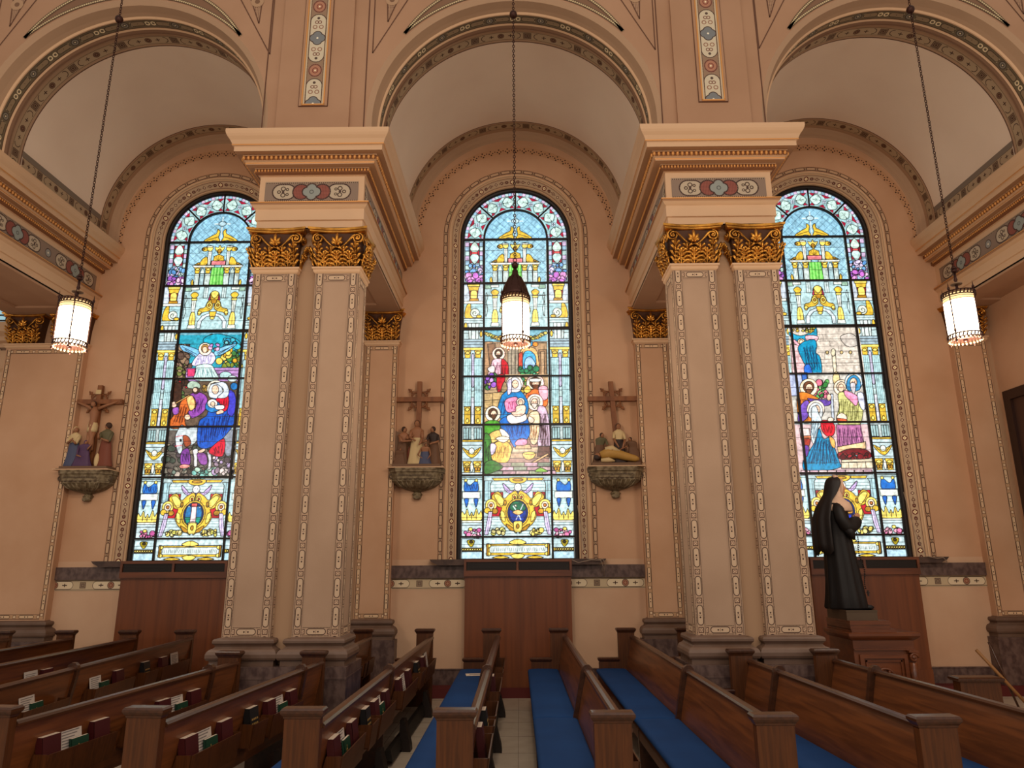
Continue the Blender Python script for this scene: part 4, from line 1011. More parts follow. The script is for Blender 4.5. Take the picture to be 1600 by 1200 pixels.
def scene_L(a):
    c1=mapper(180,280,'L'); c2=mapper(180,580,'L'); a.map=c1
    a.P([(372,905),(750,905),(735,1180),(340,1180)],(40,150,176),out=False)
    a.P([(355,960),(440,960),(430,1180),(345,1180)],(70,54,44)); a.blobs(((355,975),(440,1160)),[(120,96,80),(90,70,60),(150,126,100),(110,120,60)],40,17)
    a.S([(520,930),(600,900),(700,925),(740,960),(700,1000),(560,980)],(24,160,190)); a.blobs(((610,985),(735,1090)),[(206,160,40),(120,140,50),(60,120,60),(226,200,90)],38,16); a.blobs(((640,930),(740,985)),[(60,180,206),(40,150,190),(110,206,220)],12,20)
    a.P([(420,1100),(735,1100),(730,1180),(410,1180)],(170,130,190)); a.L([(420,1120),(735,1115)]); a.L([(420,1140),(735,1138)]); a.P([(425,1105),(470,1105),(470,1150),(425,1150)],(206,60,110))
    a.S([(380,965),(440,975),(500,1000),(505,1030),(470,1035),(430,1010),(400,1000)],(120,190,236)); a.L([(395,975),(480,1020)]); a.L([(410,990),(470,1028)])
    a.S([(715,962),(650,972),(590,1000),(585,1028),(630,1022),(680,990)],(130,196,236)); a.L([(700,970),(600,1015)]); a.L([(670,985),(605,1022)])
    a.S([(480,1030),(520,1005),(575,1010),(590,1050),(560,1085),(490,1090),(450,1080)],(206,206,236)); a.folds([(480,1030),(570,1020),(560,1080),(470,1085)],(110,100,160),5)
    a.S([(482,1085),(560,1080),(590,1120),(605,1172),(470,1172),(475,1120)],(196,226,226)); a.folds([(485,1090),(565,1090),(600,1170),(475,1170)],(90,130,140),8)
    head(a,(530,990),22,(246,236,226),(190,140,70),turn=-.3); a.blobs(((560,965),(610,1000)),[Y2,(220,180,220),(190,150,220)],6,12); a.E((650,1145),(36,22),(170,210,214)); a.E((690,1165),(30,18),(190,220,220))
    a.map=c2
    a.P([(340,-110),(735,-110),(735,330),(300,330)],(84,66,50),out=False) if False else None
    a.P([(332,55),(735,55),(722,330),(305,330)],(90,74,60),out=False); a.blobs(((335,60),(430,160)),[(196,30,40),(60,40,30),(110,80,60),(80,110,60)],26,16); a.blobs(((520,60),(560,120)),[(150,120,60),(206,206,196)],6,14)
    a.P([(345,60),(392,60),(385,330),(330,330)],(60,36,26))
    a.P([(300,340),(722,340),(695,635),(275,635)],(90,84,78),out=False)
    a.blobs(((285,400),(690,520)),[(84,76,70),(60,70,60),(120,110,96),(70,60,66)],60,24)
    a.blobs(((285,560),(690,625)),[(120,116,104),(170,160,150),(96,84,76),(60,50,44),(110,130,120)],70,19); a.blobs(((460,570),(600,615)),[(110,176,170),(170,206,190),(80,140,130)],24,15); a.blobs(((580,500),(690,600)),[(170,150,190),(206,196,196),(140,120,140)],26,15)
    # joseph
    a.S([(440,130),(500,120),(540,150),(535,210),(500,250),(450,270),(430,240),(420,180)],(140,70,170)); a.folds([(450,150),(530,150),(500,250),(440,250)],(60,20,90),6)
    a.S([(395,160),(440,135),(470,160),(472,210),(430,230),(410,300),(440,330),(400,330),(330,330),(318,290),(360,230)],(200,100,40)); a.folds([(380,180),(430,180),(400,320),(330,320)],(96,36,10),8,w=.0045); a.S([(420,150),(455,140),(470,200),(440,225)],(236,190,120))
    a.S([(335,215),(370,205),(372,240),(345,250)],(140,80,170)); a.E((345,190),(16,18),FL); a.E((424,264),(18,17),FL); a.P([(352,180),(436,132),(440,138),(356,186)],(220,170,100))
    a.S([(425,70),(450,52),(490,62),(502,90),(470,98),(428,92)],(160,186,170)); a.E((474,108),(20,20),(90,60,44)); a.E((470,104),(14,14),FL)
    # donkey
    a.S([(365,345),(390,310),(425,330),(480,315),(480,400),(440,430),(420,390),(395,425),(392,470),(370,476),(356,430),(352,380)],(190,206,214)); a.L([(356,380),(400,372)],.005,(206,70,90)); a.L([(352,435),(392,430)],.005,(206,70,90)); a.E((384,400),(5,6),(30,30,40)); a.S([(400,372),(430,380),(445,420),(415,440),(400,410)],(150,70,40))
    a.S([(455,460),(485,455),(482,520),(480,552),(462,552),(462,500)],(206,210,216)); a.S([(540,470),(562,480),(562,560),(545,572),(548,520)],(196,200,210)); a.S([(640,350),(700,345),(692,400),(690,480),(650,490),(640,420)],(130,140,156))
    a.S([(388,470),(430,450),(440,540),(385,540)],(120,56,150)); a.folds([(392,475),(430,460),(436,535),(390,535)],(50,16,80),5); a.S([(480,480),(530,480),(540,540),(500,540)],(130,70,150)); a.S([(375,552),(400,542),(436,548),(430,562),(385,566)],(236,150,140))
    # mother
    a.S([(560,160),(600,140),(660,120),(705,150),(715,210),(700,300),(660,360),(600,420),(540,450),(490,440),(480,390),(486,320),(500,280),(540,250)],(18,80,184)); a.folds([(500,290),(700,200),(640,390),(500,430)],(2,20,90),12,w=.005)
    a.S([(655,110),(700,120),(712,200),(690,260),(660,240),(668,170)],(60,60,190))
    a.S([(600,150),(660,135),(668,190),(650,230),(610,225),(590,190)],(206,20,50)); a.folds([(605,160),(660,150),(650,225),(610,220)],(110,4,20),5); a.S([(550,460),(640,392),(636,490),(580,492)],(200,18,50)); a.folds([(570,450),(634,410),(630,485),(585,488)],(90,4,20),5)
    a.S([(530,210),(545,170),(580,160),(630,205),(600,230),(560,236)],(40,130,206)); a.E((572,185),(30,26),(240,236,230)); a.E((574,188),(14,14),FL); a.S([(585,200),(635,195),(640,215),(600,222)],(236,236,246)); a.S([(596,235),(625,222),(640,238),(600,250)],FL); a.S([(486,465),(520,450),(528,462),(500,476)],FL)
    head(a,(592,100),30,(236,236,220),(220,226,236),turn=-.3,veil=(206,222,236)); a.S([(560,70),(640,60),(670,105),(655,150),(600,150),(640,110),(600,72)],(200,216,232)); a.E((700,85),(22,22),(30,110,180))
def scene_R(a):
    c1=mapper(1200,270,'R'); c2=mapper(1200,580,'R'); a.map=c1
    a.P([(135,895),(545,895),(585,1180),(160,1180)],(206,200,190),out=False)
    for y in (945,985,1015,1050,1090,1130,1165): a.L([(310,y),(560,y-4)],.003,(90,84,80))
    for x,y0,y1 in ((340,945,985),(380,985,1015),(430,1015,1050),(350,1050,1090),(500,1050,1090),(400,1090,1130),(520,1130,1165),(470,950,985)): a.L([(x,y0),(x+2,y1)],.003,(90,84,80))
    a.S([(440,960),(500,940),(540,970),(540,1010),(480,1015)],(190,186,180)); a.P([(390,1040),(412,1035),(422,1180),(404,1180)],(226,220,196)); a.E((400,1050),(13,22),(236,230,200))
    for x in (365,448,500): a.E((x,1050),(9,10),(206,186,130))
    a.P([(152,1000),(235,1010),(245,1180),(165,1180)],(226,190,196)); 
    for y in (1040,1075,1110,1145): a.L([(155,y),(240,y)],.003,(150,90,100))
    a.S([(140,930),(200,950),(250,940),(280,905),(300,900),(305,960),(270,985),(225,985),(170,975)],(30,150,190)); a.S([(155,965),(190,985),(210,1010),(180,1000)],(236,170,190)); a.S([(240,950),(310,955),(300,985),(250,985)],(236,190,206)); a.E((213,985),(20,18),(250,226,190)); a.E((213,988),(12,12),FL)
    a.S([(230,985),(290,975),(305,1010),(300,1050),(325,1080),(332,1172),(270,1172),(235,1120),(210,1070),(195,1020)],(10,140,186)); a.folds([(220,1010),(295,990),(325,1165),(250,1150)],(2,60,100),10,w=.005)
    a.S([(232,1130),(262,1120),(280,1178),(238,1178)],(40,110,220)); a.blobs(((165,896),(300,925)),[(200,196,90),Y1,(150,150,60)],14,11)
    a.map=c2
    a.P([(130,5),(585,5),(600,295),(160,295)],(196,196,190),out=False); a.P([(136,5),(250,5),(260,140),(150,140)],(176,190,226)); a.P([(215,5),(245,5),(250,50),(220,50)],(60,110,200))
    a.blobs(((300,55),(365,150)),[(90,170,90),(50,130,60),(150,206,140),(226,120,150)],30,15)
    for y in (30,70,110): a.L([(370,y),(430,y)],.003,(100,96,90))
    a.E((418,40),(20,40),(226,206,150)); a.P([(385,130),(400,130),(408,280),(392,280)],(190,206,226))
    a.P([(160,305),(600,305),(635,600),(205,600)],(206,180,186),out=False)
    # joseph
    head(a,(258,92),30,(250,226,190),(110,66,40),beard=True,turn=.3)
    a.S([(195,125),(240,120),(290,140),(320,160),(330,200),(300,230),(280,290),(230,300),(200,260),(190,200)],(206,120,40)); a.folds([(200,140),(290,150),(260,290),(205,270)],(96,44,10),8,w=.0045); a.S([(250,155),(300,160),(380,165),(380,195),(330,200),(290,190)],(100,70,170)); a.S([(210,200),(250,165),(270,220),(240,280),(196,285)],(110,76,180)); a.E((376,150),(13,20),FL)
    # kneeling mother
    head(a,(300,218),30,(252,240,226),(226,236,240),turn=.5,veil=(222,236,244)); a.S([(275,215),(300,200),(320,250),(340,300),(310,340),(290,420),(272,380),(275,290)],(206,226,236)); a.folds([(280,260),(330,280),(290,410),(275,380)],(110,140,160),6)
    a.S([(330,290),(365,283),(405,305),(412,340),(400,372),(365,376),(335,340)],(206,26,46)); a.folds([(335,300),(400,310),(395,370),(345,350)],(110,4,16),5); a.E((386,280),(18,14),(246,226,206))
    a.S([(320,330),(345,390),(380,385),(405,430),(440,530),(448,556),(380,575),(260,582),(225,560),(232,510),(270,450),(300,400)],(14,130,180)); a.folds([(310,360),(385,395),(440,560),(240,560)],(2,56,96),14,w=.0055); a.S([(378,375),(410,400),(412,445),(390,430)],(226,170,90))
    # priest
    head(a,(448,92),26,(250,226,200),(226,206,180),turn=-.2); a.S([(430,130),(470,120),(540,140),(570,200),(572,260),(545,320),(440,310),(420,270),(435,210)],(196,200,130)); a.folds([(430,150),(560,170),(550,300),(430,290)],(96,96,40),10,w=.0045)
    head(a,(520,60),30,(180,210,236),(60,140,190),beard=False,turn=-.2,veil=(50,136,190)); a.S([(500,70),(530,70),(525,130),(508,115)],(206,206,216)); a.S([(465,110),(500,120),(545,150),(535,200),(500,170),(470,140)],(236,150,190)); a.S([(540,130),(575,130),(585,220),(560,210)],(200,210,236))
    a.S([(422,262),(450,240),(482,265),(470,290),(430,288)],(246,226,206)); a.S([(425,272),(480,280),(470,294),(432,290)],(206,90,50))
    a.P([(420,310),(560,312),(585,440),(430,475)],(176,110,160)); a.folds([(425,315),(565,320),(585,435),(435,470)],(70,30,70),12,w=.0045); a.P([(425,440),(590,410),(592,450),(432,482)],(226,196,150)); 
    a.S([(430,478),(500,450),(590,455),(625,500),(520,520),(440,510)],(110,16,28)); a.E((545,485),(18,10),(170,206,220)); a.blobs(((440,480),(600,510)),[(120,16,30),(80,10,20),(150,30,40)],14,14)
    a.P([(450,515),(630,510),(634,565),(450,565)],(226,216,190)); a.L([(450,530),(632,525)]); 
    for x in (490,540,590): a.L([(x,530),(x+4,565)])
    for i in range(8): a.P([(215+i*52,575),(262+i*52,575),(268+i*52,600),(214+i*52,600)],[(226,196,206),(206,170,190),(236,210,214)][i%3])
    a.P([(205,330),(262,330),(268,375),(212,375)],(220,206,206)); a.P([(210,375),(272,372),(274,392),(214,395)],(206,120,80)); a.S([(220,395),(268,392),(262,430),(236,480),(226,440)],(150,44,30)); a.S([(236,430),(262,440),(252,490),(235,490)],(96,50,150))
def window(idx,k,kind):
    a=Art(20+idx); architecture(a); garland(a)
    {'L':scene_L,'C':scene_C,'R':scene_R}[kind](a)
    medallion(a,None,kind)
    # irregular leading in horizontal runs
    a.map=None
    for i in range(1,30):
        z=i*.178+.02; 
        if z<HGT-A+.02: a.linem([(-.762,z),(.762,z)],.0028,(30,28,26))
    def soft(ny,nx):
        n=a.rng.rand(NY//ny+2,NX//nx+2); yy=np.arange(NY)/ny; xx=np.arange(NX)/nx; y0=yy.astype(int); x0=xx.astype(int); fy=(yy-y0)[:,None]; fx=(xx-x0)[None]
        return (n[y0][:,x0]*(1-fy)+n[y0+1][:,x0]*fy)*(1-fx)+(n[y0][:,x0+1]*(1-fy)+n[y0+1][:,x0+1]*fy)*fx
    tone=.50+.55*soft(3,3)+.45*soft(9,6)
    C=np.clip(a.C*tone[...,None],0,1.3)
    lum=C.mean(2,keepdims=True); C=C*(1-.0*lum)
    cell=a.rng.rand(NY//6+2,NX//6+2)[np.repeat(np.arange(NY//6+2),6)[:NY]][:,np.repeat(np.arange(NX//6+2),6)[:NX]]
    C=C*(.92+.16*cell[...,None])
    # grid mesh, one vertex per colour sample, clipped to the arch
    X=a.X; Z=a.Z
    inside=(Z<HGT-A)|(X*X+(Z-(HGT-A))**2<(.768)**2)
    idxm=-np.ones((NY,NX),int); idxm[inside]=np.arange(inside.sum())
    q=np.stack([idxm[:-1,:-1],idxm[:-1,1:],idxm[1:,1:],idxm[1:,:-1]],-1).reshape(-1,4); q=q[(q>=0).all(1)]
    co=np.zeros((inside.sum(),3),np.float32); co[:,0]=X[inside]; co[:,2]=Z[inside]
    me=bpy.data.meshes.new('stained_glass'); me.vertices.add(len(co)); me.vertices.foreach_set('co',co.ravel())
    me.loops.add(q.size); me.loops.foreach_set('vertex_index',q.ravel().astype(np.int32)); me.polygons.add(len(q))
    me.polygons.foreach_set('loop_start',np.arange(0,q.size,4,dtype=np.int32)); me.polygons.foreach_set('loop_total',np.full(len(q),4,np.int32)); me.update(calc_edges=True)
    at=me.color_attributes.new('Col','FLOAT_COLOR','POINT'); cc=np.ones((len(co),4),np.float32); cc[:,:3]=C[inside]; at.data.foreach_set('color',cc.ravel())
    me.materials.append(M('stained'))
    cx=k*S
    # iron frame
    b=MB()
    arch_sweep(b,0,ZS-ZB,0,[(.83,-.03),(.80,-.035),(.775,-.03),(.762,-.012),(.762,.01)],0)
    b.box(-.83,.83,-.03,.01,-.01,.012)
    fr=b.build('window_%d'%(idx+1),'iron',None,(cx,YG,ZB),kind='structure')
    g=bpy.data.objects.new('stained_glass',me); COL.objects.link(g); g.parent=fr; g.location=(0,.004,0)
    def bar(name,fn):
        m=MB(); fn(m); return m.build(name,'iron',fr)
    for s in (-1,1): bar('mullion',lambda m,s=s:m.box(s*.468-.014,s*.468+.014,-.03,0,0,ZS-ZB))
    bar('arch_bar',lambda m:arch_sweep(m,0,ZS-ZB,ZS-ZB,[(.482,0),(.482,-.03),(.454,-.03),(.454,0)],0,smooth=False))
    for ang in (45,90,135):
        c,s_=math.cos(math.radians(ang)),math.sin(math.radians(ang))
        bar('radial_bar',lambda m:m.tube([(c*.47,-.014,ZS-ZB+s_*.47),(c*.775,-.014,ZS-ZB+s_*.775)],.013,6))
    for y,w in ((375,.014),(443,.013),(514,.022),(588,.011),(663.5,.013),(742.5,.013),(838.7,.013)):
        z=zof(y); bar('transom',lambda m:m.box(-.775,.775,-.032,.0,z-w,z+w))
    return fr
window(0,-1,'L'); window(1,0,'C'); window(2,1,'R')
# ------------------------------------------------------------------ hanging lanterns
def lantern(x, label, bell):
    root=empty('pendant_lantern',(x,6.5,3.62),label=label,category='lamp',group='hanging lanterns')
    r=.134; h=.50
    b=MB(); b.lathe([(.0,.045),(r*.93,.045),(r*.97,.06),(r,.12),(r,.405)],n=32); b.lathe([(r*.99,.405),(r*.99,.41)],n=32,m=1); b.lathe([(r,.405),(r,h-.03),(0,h-.028)],n=32,m=1); b.build('lamp_shade',['lamp_glass','lamp_cream'],root)
    for z in (.375,.405,.435,.10):
        b=MB(); b.torus((0,0,z),r+.002,.003,'z',32,5); b.build('shade_ring','bronze',root)
    # pierced crown and base bands
    for nm,z in (('crown_band',h-.03),('base_band',.05)):
        b=MB(); b.lathe([(r+.006,z-.022),(r+.013,z-.02),(r+.013,z-.014),(r+.004,z-.012)],n=32); b.lathe([(r+.004,z+.018),(r+.013,z+.02),(r+.013,z+.026),(r+.004,z+.027)],n=32)
        for i in range(28):
            a=2*PI*i/28; c,s=math.cos(a)*(r+.009),math.sin(a)*(r+.009)
            b.tube([(c,s,z-.014),(math.cos(a+.09)*(r+.009),math.sin(a+.09)*(r+.009),z+.02)],.0062,5)
        b.build(nm,'bronze',root)
    b=MB()
    for i in range(26):
        a=2*PI*i/26; b.ell((math.cos(a)*(r+.004),math.sin(a)*(r+.004),.022),(.011,.011,.016),6,5)
    b.build('fringe','lamp_disc',root)
    for i in range(4):
        a=2*PI*i/4+.5; c,s=math.cos(a),math.sin(a); b=MB()
        b.tube([((r+.01)*c,(r+.01)*s,.0),((r+.012)*c,(r+.012)*s,h+.03),((r+.012)*c,(r+.012)*s,h+.075)],[.006,.006,.001],6)
        b.ell(((r+.012)*c,(r+.012)*s,h+.015),(.012,.012,.018),8,6); b.ell(((r+.01)*c,(r+.01)*s,.10),(.01,.01,.025),8,6); b.ell(((r+.01)*c,(r+.01)*s,0),(.01,.01,.014),8,6)
        b.build('bar','bronze',root)
    b=MB(); b.ell((0,0,.02),(.02,.02,.02),10,8); b.build('finial','bronze',root)
    if bell:
        b=MB(); b.lathe([(r+.008,h-.005),(r+.004,h+.02),(.118,h+.07),(.098,h+.13),(.07,h+.18),(.042,h+.215),(.03,h+.235),(.028,h+.27),(.018,h+.275),(.018,h+.29),(0,h+.292)],n=28)
        for i in range(10):
            a=2*PI*i/10; b.tube([(.132*math.cos(a),.132*math.sin(a),h),(.112*math.cos(a),.112*math.sin(a),h+.09),(.06*math.cos(a),.06*math.sin(a),h+.2)],.005,5)
        b.build('bell_cap','bronze',root); zt=h+.29
        b=MB(); b.ell((0,0,zt+.035),(.034,.034,.036),14,10); b.torus((0,0,zt+.09),.018,.005,'y',12,6); b.build('ball','bronze',root); zt+=.105
    else:
        b=MB(); b.lathe([(.0,h-.02),(.03,h-.01),(.022,h+.03),(.012,h+.05),(.012,h+.12),(.018,h+.13),(.012,h+.15),(.012,h+.20),(0,h+.201)],n=14)
        for i in range(4):
            a=2*PI*i/4+.5; b.tube([((r+.01)*math.cos(a),(r+.01)*math.sin(a),h),(.06*math.cos(a),.06*math.sin(a),h+.012),(0,0,h+.02)],.006,6)
        b.build('stem','bronze',root)
        b=MB(); b.lathe([(0,h+.085),(.05,h+.083),(.052,h+.09),(.03,h+.10),(0,h+.105)],n=24); b.build('disc','lamp_disc',root)
        b=MB(); b.ell((0,0,h+.225),(.028,.028,.022),12,8); b.lathe([(.0,h+.24),(.03,h+.245),(.016,h+.27),(0,h+.275)],n=14); b.build('ball','bronze',root); zt=h+.27
    # chain of links, with a dark ball part of the way up
    b=MB(); z=zt; i=0
    while z<6.2:
        L=.03; pts=[]
        for j in range(9):
            a=2*PI*j/8; u=math.cos(a)*.011; v=math.sin(a)*L*.62+L/2
            pts.append((u,0,z+v) if i%2 else (0,u,z+v))
        b.tube(pts,.0042,4,caps=False); z+=L; i+=1
    b.build('chain','bronze',root)
    b=MB(); b.ell((0,0,7.36-3.62),(.042,.042,.046),14,10); b.build('chain_ball','bronze',root)
    return root
lantern(-4.28,'lit white cylinder lantern hanging in front of the far left entablature',False)
lantern(0,'lit lantern with dark bell cap hanging before the middle window',True)
lantern(4.27,'lit white cylinder lantern hanging at the right edge',False)
for x in (-4.28,0,4.27): point('lantern_light',(x,6.5,3.48),62,(1,.84,.66),.12)

# ------------------------------------------------------------------ panelled covers below the windows
def cover(k,label):
    root=empty('radiator_cover',(k*S,YW-.02,.12),label=label,category='panelling',group='wood covers below the windows')
    b=MB(); b.box(-.68,.68,-.20,0,0,1.325); b.box(-.685,.685,-.206,-.2,1.30,1.325); b.box(-.685,.685,-.212,-.2,0,.19)
    b.build('front_panel','panel_wood',root)
    b=MB(); b.box(-.69,.69,-.235,.0,1.325,1.40); b.box(-.69,.69,-.235,0,1.505,1.54); 
    for x in (-.69,-.02,.66): b.box(x,x+.03 if x>-.03 and x<0 or x>.6 else x+.03,-.235,0,1.40,1.505)
    b.build('cap','cabinet_wood',root)
    for x0,x1 in ((-.655,-.025),(.015,.655)):
        g=MB(); g.box(x0,x1,-.215,-.20,1.40,1.505)
        for i in range(5): g.box(x0,x1,-.228,-.212,1.405+i*.02,1.412+i*.02)
        g.build('grille','grille',root)
    return root
cover(-1,'reddish wood cover with grille below the left window')
cover(0,'reddish wood cover with dark grille below the middle window')
cover(1,'reddish wood cover below the right window behind the statue')
b=MB()
b.tube([(.80,9.60,2.35),(.84,9.58,2.0),(.87,9.55,1.75),(.90,9.5,1.66),(1.02,9.5,1.64),(1.10,9.5,1.655),(1.13,9.5,1.6),(1.12,9.58,1.5),(1.12,9.6,1.44)],.005,6)
b.tube([(.66,9.42,1.66),(.78,9.46,1.61),(.95,9.5,1.645),(1.07,9.49,1.64),(1.10,9.5,1.56),(1.085,9.56,1.48)],.005,6)
b.build('cable','cable',label='thin pale cables trailing over the sill beside the middle window',category='cable')
b=MB(); b.tube([(5.15,9.62,2.5),(5.2,9.58,2.0),(5.26,9.5,1.67),(5.40,9.5,1.64),(5.48,9.5,1.65),(5.52,9.5,1.6)],.005,6)
b.build('cable','cable',label='thin cable hanging at the right jamb of the right window',category='cable')

# ------------------------------------------------------------------ stations of the cross
def person(par, x, y, z, h, robe, skin='relief_skin', hair='relief_hair', lean=(0,0), face=(0,-1), arms=(), bow=0., wid=1., torso=None, legs=False, tilt=0.):
    """small painted relief figure: robe, head, hair and arms as one body with its colours"""
    mats=[robe,skin,hair,torso or robe]; b=MB(); hh=h/6.6; wid*=1.38
    # centre line
    def ctr(t): return (x+lean[0]*t*h+bow*face[0]*max(0,t-.5)**1.5*h*1.1, y+lean[1]*t*h+bow*face[1]*max(0,t-.5)**1.5*h*1.1)
    prof=[(0,.135),(.03,.14),(.2,.115),(.4,.098),(.52,.09),(.6,.078),(.68,.085),(.76,.098),(.80,.092),(.835,.05),(.86,.03)]
    n=18; vs=[];k=len(prof)
    for t,r in prof:
        cx,cy=ctr(t)
        for j in range(n):
            a=2*PI*j/n; f=1+(.10*math.sin(a*6+x*9)+.05*math.sin(a*11+3))*max(0,1-t*1.25)
            vs.append((cx+r*h*wid*f*math.cos(a), cy+r*h*.72*f*math.sin(a), z+t*h))
    cut=5
    b.add(vs,[(i*n+j,i*n+(j+1)%n,(i+1)*n+(j+1)%n,(i+1)*n+j) for i in range(cut) for j in range(n)]+[tuple(range(n))[::-1]],0,None,True)
    b.add(vs[cut*n:],[(i*n+j,i*n+(j+1)%n,(i+1)*n+(j+1)%n,(i+1)*n+j) for i in range(k-1-cut) for j in range(n)],3,None,True)
    cx,cy=ctr(.93); zz=z+.925*h*(1-.06*bow); fx,fy=face
    b.ell((cx,cy,zz),(hh*.40,hh*.44,hh*.52),12,9,1)
    b.ell((cx-fx*hh*.12,cy-fy*hh*.12,zz+hh*.10),(hh*.45,hh*.47,hh*.50),12,9,2)
    b.ell((cx+fx*hh*.42,cy+fy*hh*.42,zz-hh*.03),(hh*.07,hh*.07,hh*.12),6,5,1)
    for s in (-1,1): b.ell((cx+fx*hh*.36-fy*s*hh*.15,cy+fy*hh*.36+fx*s*hh*.15,zz+hh*.05),(hh*.05,hh*.05,hh*.04),6,4,2)
    for sx,el,ha in arms:
        c2=ctr(.77); sh=(c2[0]+sx*.085*h*wid,c2[1],z+.77*h)
        E_=(x+el[0]*h,y+el[1]*h,z+el[2]*h); H_=(x+ha[0]*h,y+ha[1]*h,z+ha[2]*h)
        b.tube([sh,tuple((a+c)/2 for a,c in zip(sh,E_)),E_],[.04*h,.037*h,.032*h],8,3)
        b.tube([E_,tuple((a+c)/2 for a,c in zip(E_,H_)),H_],[.031*h,.026*h,.018*h],8,1)
        d=(Vector(H_)-Vector(E_)).normalized(); p=Vector(H_)
        b.ell(tuple(p+d*.012*h),(.02*h,.02*h,.022*h),8,6,1)
        side=d.cross(Vector((0,1,0))); side=side.normalized() if side.length>.1 else Vector((1,0,0))
        for q in (-1.2,-.4,.4,1.2): b.tube([p+d*.02*h+side*q*.009*h,p+d*.05*h+side*q*.012*h],[.0065*h,.005*h],5,1)
    return b.build('figure',mats,par)
def cross_part(par,arm_z=.95,top=1.2,hw=.335,w=.032,yb=-.06,tilt=0.0):
    b=MB()
    T=lambda p:(p[0]+tilt*(p[2]-arm_z),p[1],p[2])
    b.box(-w,w,yb-.035,yb+.02,.02,top,0,T); b.box(-hw,hw,yb-.045,yb+.015,arm_z-w,arm_z+w,0,T)
    o=b.build('cross','cross_wood',par,(0,0,0))
    g=MB(); T2=T
    for sx in (-1,1):
        for sz in (-1,1):
            cx,cz=sx*.075,arm_z+sz*.075
            pts=[T((sx*.02+sx*.085*math.sin(t*PI/2),yb-.01,arm_z+sz*.02+sz*.085*math.cos(t*PI/2))) for t in (0,.17,.33,.5,.67,.83,1)]
            g.tube(pts,.012,6)
            g.tube([T((sx*.105,yb-.01,arm_z+sz*.03)),T((sx*.118,yb-.01,arm_z+sz*.118)),T((sx*.03,yb-.01,arm_z+sz*.105))],.009,5)
            g.tube([T((cx,yb-.01,cz)),T((sx*.115,yb-.01,arm_z+sz*.115))],[.010,.014],6)
            tip=T((sx*.155,yb-.01,arm_z+sz*.155)); c0=T((sx*.11,yb-.01,arm_z+sz*.11))
            g.tube([c0,T((sx*.135,yb-.012,arm_z+sz*.135)),tip],[.006,.020,.003],6)
            g.tube([T((sx*.118,yb-.01,arm_z+sz*.118)),T((sx*.15,yb-.01,arm_z+sz*.105))],[.012,.003],6); g.tube([T((sx*.118,yb-.01,arm_z+sz*.118)),T((sx*.105,yb-.01,arm_z+sz*.15))],[.012,.003],6)
    g.build('quatrefoil','cross_wood',o)
    return o
def bracket(par):
    b=MB()
    def poly(hw,d): return [(-hw,0),(-hw,-d*.55),(-hw*.72,-d),(hw*.72,-d),(hw,-d*.55),(hw,0)]
    L=[(.05,.04,-.36),(.07,.06,-.33),(.04,.04,-.30),(.09,.07,-.285),(.15,.11,-.27),(.24,.17,-.235),(.31,.22,-.18),(.325,.235,-.165),(.325,.235,-.145),(.335,.245,-.14),(.345,.255,-.075),(.35,.26,-.06),(.365,.275,-.05),(.365,.275,-.03),(.37,.28,-.02),(.37,.28,0)]
    vs=[];n=6
    for hw,d,z in L: vs+=[(x,y,z) for x,y in poly(hw,d)]
    fs=[(i*n+j,i*n+j+1,(i+1)*n+j+1,(i+1)*n+j) for i in range(len(L)-1) for j in range(n-1)]+[tuple((len(L)-1)*n+j for j in range(n)),tuple(range(n))[::-1]]
    b.add(vs,fs,0)
    for i in range(9):     # gadroons on the bowl
        x=(i-4)*.062; b.tube([(x*1.0,-.228,-.17),(x*.85,-.182,-.225),(x*.5,-.11,-.27)],[.008,.012,.006],6,0)
    for i in range(7): b.ell(((i-3)*.066,-.247,-.145),(.02,.008,.010),6,5,1)
    for i in range(22):    # worn lettering reduced to small strokes
        b.box(-.22+i*.02,-.22+i*.02+.009,-.262,-.256,-.105,-.088,1)
    for s in (-1,1): b.torus((s*.335,-.15,-.10),.025,.01,'y',10,5,1)
    o=b.build('bracket',['bracket','bracket_dark'],par)
    p=MB(); p.lathe([(0,-.40),(.03,-.40),(.055,-.385),(.06,-.365),(.05,-.35),(.02,-.34),(.02,-.33)],(0,-.045,0),14,0,sx=1,sy=.8); p.torus((.0,-.09,-.375),.018,.007,'y',10,5); p.build('pendant_boss','bracket',o)
    q=MB(); q.box(-.376,.376,-.286,.0,.0,.012,1); q.box(-.345,.345,-.26,.0,.012,.024); q.box(-.32,.32,-.235,0,.02,.055); q.build('base_slab',['relief_stone','trim'],par)
